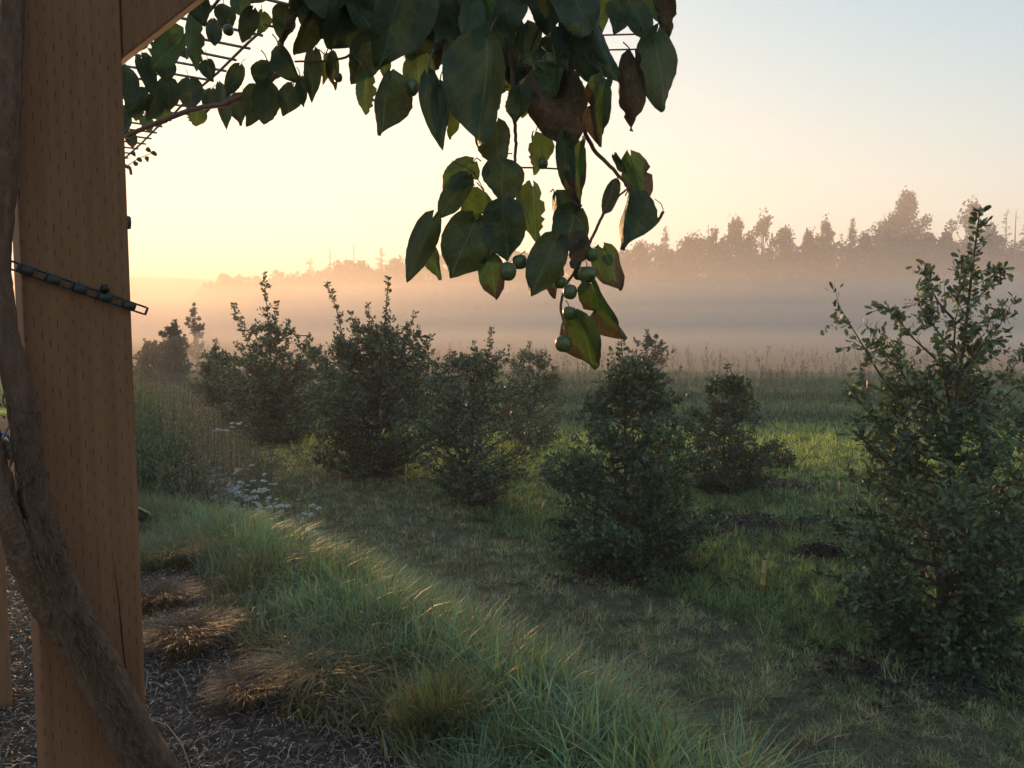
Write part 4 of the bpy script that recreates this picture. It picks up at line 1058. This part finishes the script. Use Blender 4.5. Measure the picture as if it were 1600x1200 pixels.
# ------------------------------------------------------------------ grass
def blades(base, h, az, lean, w, colr, g, seg=3, droop=1.0):
    """arching tapered blades; base (n,3)"""
    n = len(base); t = np.linspace(0, 1, seg + 1)
    d = np.stack([np.cos(az), np.sin(az), np.zeros(n)], -1); sd = np.stack([-np.sin(az), np.cos(az), np.zeros(n)], -1)
    a2 = az + g.normal(size=n) * .8; sd = np.stack([-np.sin(a2), np.cos(a2), np.zeros(n)], -1)
    Vs = []
    for i, f in enumerate(t):
        hor = lean * f ** 1.7; ver = f - droop * lean * .42 * f ** 2.6
        p = base + d * (h * hor)[:, None] + UP[None] * (h * ver)[:, None]
        ww = (w * (1 - f ** 1.5) if i < seg else w * 0)[:, None]
        if i < seg: Vs += [p - sd * ww * .5, p + sd * ww * .5]
        else: Vs += [p]
    V = np.stack(Vs, 1); k = V.shape[1]
    F = []
    for i in range(seg - 1): F += [[2 * i, 2 * i + 1, 2 * i + 3], [2 * i, 2 * i + 3, 2 * i + 2]]
    F += [[2 * seg - 2, 2 * seg - 1, 2 * seg]]
    F = (np.array(F)[None] + (np.arange(n) * k)[:, None, None]).reshape(-1, 3)
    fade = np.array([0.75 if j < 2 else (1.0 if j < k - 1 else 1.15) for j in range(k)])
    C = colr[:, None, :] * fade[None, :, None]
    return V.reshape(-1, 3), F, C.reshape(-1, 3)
def cmix(n, g, pal, wts):
    pal = np.array(pal); i = g.choice(len(pal), n, p=np.array(wts) / sum(wts)); return pal[i] * g.uniform(.7, 1.3, (n, 1))
GREEN = (.125, .215, .07); BLUE = (.17, .27, .165); YEL = (.20, .20, .07); STRAW = (.30, .22, .12); BROWN = (.13, .08, .05); DK = (.04, .055, .022)
def rand_view(n, g, x0, x1, y0, y1):
    return g.uniform(x0, x1, n), g.uniform(y0, y1, n)
def grass_area():
    g = np.random.default_rng(41)
    # tall lush strip on the bank: clumped
    nc = 2900
    xs, ys = g.uniform(-4.8, 2.4, nc * 6), g.uniform(2.6, 9.5, nc * 6)
    s = bank_s(xs, ys) + (fbm(xs * 1.2, ys * 1.2, 9) - .5) * .7
    ok = (s > 1.7) & (s < 2.8 + .3 * np.clip(ys - 4, 0, 4.0)) & (ys < 9.3); xs, ys = xs[ok][:nc], ys[ok][:nc]
    V_, F_, C_ = [], [], []; off = 0
    per = 30
    bx = np.repeat(xs, per) + g.normal(size=len(xs) * per) * .05; by = np.repeat(ys, per) + g.normal(size=len(xs) * per) * .05
    n = len(bx); s = bank_s(bx, by)
    tone = fbm(bx * .9, by * .9, 30); ch = np.repeat(g.uniform(.7, 1.25, len(xs)), per)
    edge = sstep(1.6, 2.4, s)
    h = (.12 + .25 * edge * sstep(4.6, 3.6, s)) * (1 - .55 * sstep(6.6, 7.6, by)) * g.uniform(.6, 1.35, n) * ch
    c = cmix(n, g, [GREEN, BLUE, YEL, STRAW, BROWN], [4.5, 3.4 , 2.2, 1.0, .3])
    bl = sstep(.45, .6, tone)[:, None]; c = c * (1 - bl * .35) + np.array(BLUE)[None] * bl * .45
    dry = (sstep(2.3, 1.6, s + (tone - .5))[:, None]) * .7; c = c * (1 - dry) + np.array([.15, .10, .055])[None] * dry
    az = np.repeat(g.random(len(xs)) * 6.283, per) + g.normal(size=n) * .9
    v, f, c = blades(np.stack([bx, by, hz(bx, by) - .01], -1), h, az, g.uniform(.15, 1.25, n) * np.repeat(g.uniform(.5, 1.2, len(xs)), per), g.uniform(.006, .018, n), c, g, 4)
    tag(mesh_np('bank_grass', v, f, M_GRASS, cols=c), 'tall dewy arching grass growing along the bank', kind='stuff')
    mb = MB(); k_ = 0
    while k_ < 170:
        x, y = g.uniform(-3.6, 1.8), g.uniform(3.0, 9.0); q = float(bank_s(x, y))
        if not 1.9 < q < 2.9 + .25 * (y - 4): continue
        k_ += 1; b = np.array([x, y, float(hz(x, y))]); hh = g.uniform(.30, .55); a = g.random() * 6.283; l = g.uniform(.05, .22)
        e = b + np.array([math.cos(a) * l, math.sin(a) * l, hh]); m_ = (b + e) / 2 - np.array([math.cos(a), math.sin(a), 0]) * l * .2
        mb.tube([b, m_, e], [.0018, .0015, .001], 3, cap=False); dd = (e - m_) / np.linalg.norm(e - m_)
        mb.tube([e, e + dd * .02, e + dd * .05, e + dd * .07], [.001, .004, .0035, .0008], 4, cap=False)
    tag(mb.build('seed_stems', plain('dry_seed_stem', (.24, .17, .10), .8)), 'dry seed stalks standing out of the bank grass', kind='stuff')
    # mown lawn: short blades, density falling with distance
    n = 700000
    u = g.random(n); yy = 3.2 * (40 / 3.2) ** (u ** .9); xx = g.uniform(-.72, .85, n) * yy
    s = bank_s(xx, yy); ok = (s > 3.5) | (yy > 15)
    xx, yy, s = xx[ok], yy[ok], s[ok]; n = len(xx)
    nz = fbm(xx * 1.3, yy * 1.3, 21); n2 = fbm(xx * 3.1, yy * 3.1, 25)
    path = sstep(3.6, 4.2, s + (nz - .5)) * sstep(6.3, 5.5, s + (nz - .5) * 1.0) * sstep(22, 12, yy)
    c = cmix(n, g, [(.14, .20, .065), (.17, .235, .08), (.26, .25, .11), (.065, .095, .037)], [4, 3, 1.2, 2])
    cp = cmix(n, g, [(.20, .20, .095), (.32, .25, .145), (.46, .35, .22), (.11, .12, .06)], [2.5, 3.4, 1.2, 1.8])
    pm_ = ((path * (.40 + .45 * sstep(.25, .55, n2))) > g.random(n))[:, None]; c = np.where(pm_, cp, c)
    sunny = sstep(12.5, 16, yy)[:, None] * sstep(21, 18, yy)[:, None]; c = c * (1 + 1.0 * sunny * np.array([1.5, .95, .3]))  # band of sunlight painted into the blade colours, brighter and yellower
    h = (.060 + .0012 * yy) * g.uniform(.5, 1.6, n) * np.where(path > .5, .62, .92) * (1 + 1.2 * sstep(.62, .8, n2))
    cl = fbm(xx * 9, yy * 9, 61, 2); h = h * (.7 + 1.0 * sstep(.35, .75, cl)); c = c * (1.2 * (.55 + .9 * sstep(.3, .72, cl)))[:, None]
    wd = .003 + .0010 * yy
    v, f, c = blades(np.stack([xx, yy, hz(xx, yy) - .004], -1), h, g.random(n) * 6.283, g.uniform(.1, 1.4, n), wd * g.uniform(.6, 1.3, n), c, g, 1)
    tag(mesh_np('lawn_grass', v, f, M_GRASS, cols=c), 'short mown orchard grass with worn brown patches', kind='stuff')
    # rough uncut rows beyond the orchard
    n = 90000
    yy = 18.5 + 24 * g.random(n) ** 1.2; xx = g.uniform(-.62, .80, n) * yy
    row = np.exp(-((yy - 22.5) / 1.3) ** 2) + np.exp(-((yy - 27.5) / 1.7) ** 2) + np.exp(-((yy - 33) / 2.2) ** 2) + sstep(34, 37, yy)
    keep = g.random(n) < (.25 + row); xx, yy, row = xx[keep], yy[keep], row[keep]; n = len(xx)
    h = (.14 + .34 * row * g.uniform(.5, 1.2, n) * (fbm(xx * .7, yy * .7, 8) * 1.4)) 
    c = cmix(n, g, [(.10, .15, .085), (.14, .19, .13), (.17, .17, .10), (.06, .085, .05)], [3, 3, 1.5, 2])
    v, f, c = blades(np.stack([xx, yy, hz(xx, yy) - .02], -1), h, g.random(n) * 6.283, g.uniform(.2, .9, n), g.uniform(.018, .04, n), c, g, 3)
    tag(mesh_np('rough_grass', v, f, M_GRASS, cols=c), 'uncut grey-green grass in rows between orchard and fog', kind='stuff')
    # seed-head weeds along the field margin
    mb = MB(); P_ = []; D_ = []
    for i in range(950):
        y = 30 + 42 * g.random() ** 1.5; x = g.uniform(-.55, .75) * y; hh = g.uniform(.25, .95) * (.35 + 1.3 * float(fbm(x * .3, y * .3, 44))) * (1.5 if g.random() < .12 else 1)
        b = np.array([x, y, float(hz(x, y)) - .02]); a = g.normal(size=2) * .12 * hh; e = b + np.array([a[0], a[1], hh])
        mb.tube([b, (b + e) / 2, e], [.012, .010, .006], 3, cap=False)
        m = 26; t = g.uniform(.15, 1.0, m)[:, None]; P_.append(b + (e - b) * t + g.normal(size=(m, 3)) * .07 * (1.15 - t)); D_.append(g.normal(size=(m, 3)) + np.array([0, 0, .8]))
    P_ = np.vstack(P_); D_ = np.vstack(D_); n = len(P_); V, F = scatter(LEAF_QUAD, P_, D_, g.uniform(.05, .12, n), g, .6)
    mb.add(V, F)
    tag(mesh_np('margin_weeds', np.vstack(mb.V), [np.vstack(mb.Q), np.vstack(mb.T)], M_FAR, cols=leaf_cols(sum(len(v) for v in mb.V), 1, (.12, .13, .085), g, .4, .1)), 'tall seeding weeds along the edge of the foggy field', kind='stuff')
grass_area()

# mulch: bark chips and dead straw lying on the top of the bank
def mulch():
    g = np.random.default_rng(51); n = 90000
    xx, yy = g.uniform(-4.2, 1.5, n), 1.3 + 6.2 * g.random(n) ** 1.2
    s = bank_s(xx, yy); ok = (s < 2.75 + (fbm(xx * 2, yy * 2, 3) - .5)) & (xx > -.8 * yy - .3); xx, yy = xx[ok], yy[ok]; n = len(xx)
    z = hz(xx, yy) + g.uniform(.0, .025, n); p = np.stack([xx, yy, z], -1)
    straw = g.random(n) < .55
    az = g.random(n) * 6.283; d = np.stack([np.cos(az), np.sin(az), g.normal(size=n) * .35], -1); d /= np.linalg.norm(d, axis=1)[:, None]
    l = np.where(straw, g.uniform(.03, .09, n), g.uniform(.008, .028, n)); w = np.where(straw, g.uniform(.0015, .0042, n), g.uniform(.004, .012, n))
    sd = np.cross(d, np.array([0, 0, 1.0]) + g.normal(size=(n, 3)) * .4); sd /= np.linalg.norm(sd, axis=1)[:, None]; nn = np.cross(sd, d)
    bend = nn * (l * .18)[:, None]
    V = np.stack([p - d * l[:, None] / 2 - sd * w[:, None] / 2, p - d * l[:, None] / 2 + sd * w[:, None] / 2, p + bend - sd * w[:, None] / 2, p + bend + sd * w[:, None] / 2, p + d * l[:, None] / 2 - sd * w[:, None] * .3, p + d * l[:, None] / 2 + sd * w[:, None] * .3], 1)
    F = (np.array([[0, 1, 3, 2], [2, 3, 5, 4]])[None] + (np.arange(n) * 6)[:, None, None]).reshape(-1, 4)
    c = cmix(n, g, [(.06, .042, .030), (.15, .115, .085), (.28, .23, .18), (.42, .37, .31)], [3, 3, 2.4, 1.3])
    tag(mesh_np('mulch', V.reshape(-1, 3), F, M_GRASS, cols=np.repeat(c, 6, 0)), 'grey-brown bark chips and dead straw covering the bank top', kind='stuff')
mulch()

# single tussocks one can point at
def tussock(px, py, rad, hgt, n, pal, wts, label, seed, group=None, lean=(.7, 1.5)):
    g = np.random.default_rng(seed); p = ground_at(px, py)
    a = g.random(n) * 6.283; r = rad * .55 * np.sqrt(g.random(n)) * (1 + .3 * np.sin(3 * a + seed))
    b = np.stack([p[0] + np.cos(a) * r, p[1] + np.sin(a) * r, np.zeros(n)], -1); b[:, 2] = hz(b[:, 0], b[:, 1]) - .01
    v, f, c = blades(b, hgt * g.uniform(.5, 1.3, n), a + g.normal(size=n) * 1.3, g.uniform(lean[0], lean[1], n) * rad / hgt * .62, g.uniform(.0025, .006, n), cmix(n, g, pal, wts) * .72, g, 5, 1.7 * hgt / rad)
    root = empty('grass_tussock', (p[0], p[1], p[2]), label, 'tussock', group)
    mesh_np('blades', v, f, M_GRASS, root, cols=c)['kind'] = 'stuff'
tussock(520, 1062, .34, .22, 2850, [GREEN, YEL, STRAW, (.10, .12, .06)], [3, 2, 1.5, 3], 'large fountain-shaped green tussock where the lush grass meets the mulch', 61)
tussock(292, 1010, .26, .22, 2470, [BROWN, STRAW, (.10, .065, .045)], [3, 1.3, 3], 'brown drooping tussock just right of the timber post', 62)
tussock(398, 1088, .22, .17, 2090, [BROWN, (.17, .11, .06), (.10, .065, .045), YEL], [3, 2, 3, .5], 'round brown tussock in the mulch below the green fountain-shaped one', 63)
tussock(262, 880, .36, .26, 2470, [GREEN, YEL, BLUE, STRAW], [3, 2.5, 1.5, 1.5], 'yellow-green tussock at the end of the pale board beside the post', 64)
tussock(246, 948, .24, .20, 1520, [BROWN, STRAW, (.10, .065, .045)], [3, 1, 3], 'small brown tussock between the post and the yellow-green tussock', 65)
tussock(690, 1150, .26, .30, 1710, [GREEN, YEL, BROWN, STRAW], [3, 2, 1.5, 1.5], 'upright yellowing tussock in the lush grass near the bottom edge', 66, lean=(.3, 1.0))
tussock(850, 1210, .26, .26, 1710, [GREEN, YEL, STRAW, BLUE], [3, 2, 2, 2], 'tussock with reddish blades at the bottom edge of the picture', 67, lean=(.3, 1.0))
tussock(1000, 1215, .24, .22, 1330, [GREEN, YEL, STRAW, BLUE], [3, 2, 1, 2], 'low tussock ending the lush grass at the bottom edge', 68, lean=(.3, 1.1))

# ------------------------------------------------------------------ weeds and white yarrow on the bank at left
def weeds():
    g = np.random.default_rng(71); P_, D_, S_, C_ = [], [], [], []; mb = MB(); V0 = []
    cnt = 0
    while cnt < 820:
        y = g.uniform(7.8, 15.5); px = g.uniform(150, 425); x = (px - 800) / FPX * y
        lim = np.interp(y, [7.6, 10, 13, 18], [330, 400, 420, 330])
        if px > lim: continue
        cnt += 1
        b = np.array([x, y, float(hz(x, y)) - .02]); green = px < 262 + 30 * g.normal() and y < 11
        hh = g.uniform(.75, 1.25) * float(np.interp(px, [290, 340, 420], [1.0, .72, .45])) * float(np.interp(y, [7.8, 9, 12], [.55, .9, 1.05]))
        e = b + np.array([g.normal() * .09, g.normal() * .09, hh])
        mb.tube([b, (b + e) / 2 + g.normal(size=3) * .01, e], [.004, .003, .002], 3, cap=False)
        m = 46; t = g.random(m); p = b + (e - b) * t[:, None] + g.normal(size=(m, 3)) * .02
        a = g.random(m) * 6.283; d = np.stack([np.cos(a), np.sin(a), .7 + .5 * g.random(m)], -1)
        P_.append(p); D_.append(d); S_.append((.12 if green else .065) * (1.2 - .8 * t) * g.uniform(.6, 1.2, m))
        cc = np.array([.09, .13, .07]) if green else np.array([.21, .21, .14])
        cc = np.where((t > .72)[:, None], np.array([.30, .25, .18]) if not green else cc * 1.3, cc) * g.uniform(.7, 1.3, (m, 1)); C_.append(cc)
        if not green:
            m2 = 26; dd = g.normal(size=(m2, 3)); P_.append(e + dd * np.array([.05, .05, .09]) - np.array([0, 0, .05])); D_.append(g.normal(size=(m2, 3))); S_.append(g.uniform(.008, .02, m2)); C_.append(np.tile([.28, .23, .17], (m2, 1)) * g.uniform(.6, 1.3, (m2, 1)))
    P_, D_, S_, C_ = np.vstack(P_), np.vstack(D_), np.concatenate(S_), np.vstack(C_); n = len(P_)
    V, F = scatter(LEAF_PLAIN, P_, D_, S_, g, .38)
    ns = sum(len(v) for v in mb.V); mb.add(V, F)
    cols = np.vstack([np.tile([.07, .07, .04], (ns, 1)), np.repeat(C_, len(LEAF_PLAIN[0]), 0)])
    tag(mesh_np('weeds', np.vstack(mb.V), [np.vstack(mb.Q), np.vstack(mb.T)], M_GRASS, cols=cols), 'thick stand of tall green and seeding weeds on the bank beside the post', kind='stuff')
weeds()
def petal_mat():
    m, nt, out = mat_new('yarrow_petals')
    d = N(nt, 'ShaderNodeBsdfDiffuse'); d.inputs[0].default_value = (.8, .8, .77, 1); t = N(nt, 'ShaderNodeBsdfTranslucent'); t.inputs[0].default_value = (.8, .8, .75, 1)
    mx = N(nt, 'ShaderNodeMixShader'); mx.inputs[0].default_value = .45; L(nt, d.outputs[0], mx.inputs[1]); L(nt, t.outputs[0], mx.inputs[2]); L(nt, mx.outputs[0], out.inputs[0]); return m
M_WHITE = petal_mat()
M_STEM = plain('yarrow_stem', (.09, .10, .05), .7)
def yarrow_proto_head(seed):
    g = np.random.default_rng(seed); mb = MB()
    V, F = [], []
    n = 46
    for i in range(n):
        r = math.sqrt(g.random()) * .5; a = g.random() * 6.283; c = np.array([r * math.cos(a), r * math.sin(a), .12 * (1 - 4 * r * r * .6) + .03 * g.normal()])
        s = g.uniform(.05, .09); k = 6; th = np.arange(k) / k * 6.283 + g.random()
        tl = g.normal(size=2) * .25
        ring = np.stack([c[0] + s * np.cos(th), c[1] + s * np.sin(th), c[2] + s * (np.cos(th) * tl[0] + np.sin(th) * tl[1])], -1)
        V += [tuple(q) for q in ring] + [tuple(c + np.array([0, 0, .03]))]; b = i * (k + 1)
        F += [(b + j, b + (j + 1) % k, b + k) for j in range(k)]
    me = bpy.data.meshes.new('flower_head'); me.from_pydata([tuple(map(float, v)) for v in V], [], F); me.materials.append(M_WHITE); return me
YH = [yarrow_proto_head(s) for s in (1, 2, 3)]
YAR = [(345, 742, 3), (330, 752, 2), (318, 760, 2), (360, 756, 4), (352, 772, 4), (337, 775, 4), (322, 782, 3), (375, 762, 3), (395, 752, 2), (412, 765, 3), (400, 778, 4), (382, 790, 3), (362, 790, 4), (344, 796, 3), (420, 778, 2), (408, 800, 3),
       (300, 722, 1), (243, 774, 1), (228, 800, 1), (375, 812, 2), (400, 822, 2), (425, 826, 2), (454, 822, 2), (475, 802, 2), (483, 828, 2), (502, 842, 1), (518, 848, 2), (325, 722, 2), (372, 735, 2), (434, 792, 2), (290, 690, 1), (372, 663, 2), (345, 672, 2)]
LABX = ['at the upper end of', 'in the thick of', 'in the thick of', 'low in']
for i, (px, py, k) in enumerate(YAR):
    g = np.random.default_rng(500 + i)
    d = float(np.interp(py, [660, 720, 800, 850], [12.5, 9.6, 8.4, 7.6])) + g.normal() * .12
    c = P(px, py, d); gx, gy = c[0], c[1]; gz_ = float(hz(gx, gy))
    special = {(243, 774): 'lone white flower head nearest the timber post', (228, 800): 'small white flower head touching the post just above the pale board', (502, 842): 'single yarrow standing in the lawn edge, smallest stem at right',
               (518, 848): 'rightmost white yarrow, in front of the worn lawn', (300, 722): 'single white flower among the green weeds', (290, 690): 'high white flower head among the tall weeds'}
    lab = special.get((px, py), 'white flat-topped yarrow in the flower patch on the bank below the shrubs')
    if (px, py) not in special:
        rowf = lambda q: 0 if q[1] < 757 else (1 if q[1] < 785 else 2)
        mates = sorted([q for q in YAR if (q[0], q[1]) not in special and rowf(q) == rowf((px, py))])
        lab = 'white yarrow %s in the %s row of the flower patch on the bank' % (['leftmost', 'second from left', 'third from left', 'fourth from left', 'fifth from left', 'sixth from left', 'seventh from left', 'eighth from left', 'ninth from left', 'tenth from left', 'eleventh from left', 'twelfth from left', 'thirteenth from left'][mates.index((px, py, k))], ['upper', 'middle', 'lower'][rowf((px, py))])
    root = empty('yarrow', (gx, gy, gz_), lab, 'flower', None if (px, py) in special else 'white yarrow flowering on the bank')
    st = MB(); heads = []
    for j in range(k * 3 - 2 * (k == 1)):
        hx = c + np.array([g.normal() * .10, g.normal() * .12, g.normal() * .04 if j else 0]) if j else c
        if hx[2] < gz_ + .12: hx[2] = gz_ + .12
        st.tube([np.array([gx + g.normal() * .02, gy, gz_]), (hx + np.array([gx, gy, gz_])) / 2 + g.normal(size=3) * .01, hx - np.array([0, 0, .01])], [.003, .0025, .0018], 4)
        heads.append(hx)
    st.build('stems', M_STEM, root)
    for hx in heads:
        o = bpy.data.objects.new('flower_head', YH[int(g.integers(3))]); COL.objects.link(o); o.parent = root
        o.location = hx - np.array([gx, gy, gz_]); s = g.uniform(.045, .085); o.scale = (s, s, s * .9); o.rotation_euler = (.25 + g.normal() * .2, g.normal() * .2, 0)

# ------------------------------------------------------------------ mulch mounds, stakes, board
def mound(px, py, rx, ry, hh, label, seed):
    g = np.random.default_rng(seed); p = ground_at(px, py); n = 26
    X, Y = np.meshgrid(np.linspace(-1.1, 1.1, n), np.linspace(-1.1, 1.1, n)); rr = np.hypot(X, Y)
    Z = hh * (1 - sstep(.1, 1.05, rr + .4 * (fbm(X * 2 + seed, Y * 2, seed) - .5))) + .03 * (fbm(X * 9, Y * 9, seed) - .5) - .015
    W = np.stack([p[0] + X * rx, p[1] + Y * ry, hz(p[0] + X * rx, p[1] + Y * ry) + Z], -1).reshape(-1, 3)
    i = (np.arange(n - 1)[:, None] * n + np.arange(n - 1)[None, :]); F = np.stack([i, i + 1, i + 1 + n, i + n], -1).reshape(-1, 4)
    root = empty('mulch_mound', p, label, 'mulch mound')
    mesh_np('heap', W, F, M_MUL, root, smooth=True)
    m = 1500; a = g.random(m) * 6.283; r = np.sqrt(g.random(m)) * g.uniform(.7, 1.45, m); x = p[0] + np.cos(a) * r * rx; y = p[1] + np.sin(a) * r * ry
    z = hz(x, y) + hh * (1 - sstep(.1, 1.05, r)) + .02
    V, F = scatter(LEAF_QUAD, np.stack([x, y, z], -1), g.normal(size=(m, 3)) * np.array([1, 1, .4]), g.uniform(.02, .06, m), g)
    mesh_np('chips', V, F, M_GRASS, root, cols=cmix(m, g, [(.03, .022, .016), (.06, .045, .033), (.20, .17, .14)], [4, 3, .5]).repeat(4, 0))['kind'] = 'stuff'
M_MUL = plain('dark_mulch', (.05, .04, .03), .95, nscale=30, var=.6)
mound(1180, 822, 1.15, .55, .10, 'dark mulch bed on the mown grass right of the middle shrub', 5)
mound(1200, 762, .95, .6, .10, 'dark mulch bed at the foot of the two-pronged shrub', 6)
mound(1000, 900, .75, .4, .04, 'dark mulch circle under the middle shrub', 7)
mound(1470, 1050, 1.0, .6, .05, 'dark mulch circle scattered with leaves under the tall right oak', 8)
mound(1290, 868, .35, .25, .10, 'small dark clump of mulch between stake and oak', 9)
M_BAM = plain('bamboo_cane', (.62, .38, .11), .5, nscale=15)
def stake(px, pyt, pyb, r, label, lean=0.0):
    p = ground_at(px - lean * 8, pyb); d = p[1]; t = P(px, pyt, d); H = t[2] - p[2]
    root = empty('stake', p, label, 'stake', None); pts = [p + (t - p) * f for f in (-.05, .30, .32, .34, .62, .64, .66, 1.0)]
    MB().tube(pts, [r, r * .97, r * 1.2, r * .96, r * .95, r * 1.18, r * .94, r * .92], 10).build('cane', M_BAM, root)
    V, F = tube([t, t + (t - p) / H * .004, t + (t - p) / H * .0045, t - (t - p) / H * .03], [r * .92, r * .90, r * .6, r * .55], 10)
    mesh_np('hollow_end', V, F, plain('cut_end', (.06, .04, .02), .8), root)
stake(1195, 874, 930, .024, 'thick bamboo stake standing in the lawn left of the right oak', .6)
stake(1311, 751, 772, .014, 'thin pale stake in the sunny grass left of the right oak')
stake(634, 725, 760, .010, 'thin pale stake between the multi-stemmed shrub and the open shrub')
stake(948, 650, 720, .012, 'pale stake seen through the middle shrub')
# a fallen stalk leaning up out of the grass
a = ground_at(1240, 737); b = P(1292, 678, a[1] + .3)
tag(MB().tube([a, (a + b) / 2 + np.array([0, 0, .03]), b], [.008, .006, .003], 5).build('dead_stalk', plain('dry_stalk', (.10, .08, .05), .8)), 'thin dead stalk leaning in the sunny grass right of the two-pronged shrub', 'stalk')
# pale capped board running behind the post
def board():
    a = ground_at(250, 830); b = P(-20, 672, 4.6)
    a = a + np.array([0, 0, .10]); root = empty('board', a - np.array([0, 0, .1]), 'cream-topped board with dark edge sloping behind the timber post', 'board')
    d = b - a; v = np.cross(d / np.linalg.norm(d), UP); v /= np.linalg.norm(v)
    MB().box(a, d, v * .11, UP * .018).build('board_top', plain('cream_paint', (.62, .52, .38), .5), root, smooth=False)
    MB().box(a - UP * .07 + v * .01, d, v * .09, UP * .068).build('board_edge', plain('dark_edge', (.03, .035, .045), .6), root, smooth=False)
    MB().box(a + d * .8 + UP * .02 - v * .0, d * .2, v * .11, UP * .02).build('blue_trim', plain('blue_trim', (.10, .17, .36), .5), root, smooth=False)
board()
# long fallen stems bent over the mulch
g = np.random.default_rng(9)
for i, (pts, lab) in enumerate([([(228, 1128), (262, 1150), (285, 1180), (300, 1215)], 'long bare stem arching over the mulch at the foot of the post'),
                                ([(226, 1095), (232, 1070), (248, 1052)], 'short curved bare stem rising beside the post foot'),
                                ([(272, 1050), (286, 1075), (296, 1095)], 'thin dry stem lying on the mulch right of the post'),
                                ([(0, 1165), (20, 1162), (45, 1158)], 'pale twig on the mulch left of the big post')]):
    c = [ground_at(x, y) + np.array([0, 0, .02 + .03 * math.sin(math.pi * k / (len(pts) - 1))]) for k, (x, y) in enumerate(pts)]
    tag(MB().tube(c, [.0022] * len(c), 5).build('dry_stem', plain('dry_stem_skin', (.25, .21, .17), .7)), lab, 'dead stem')
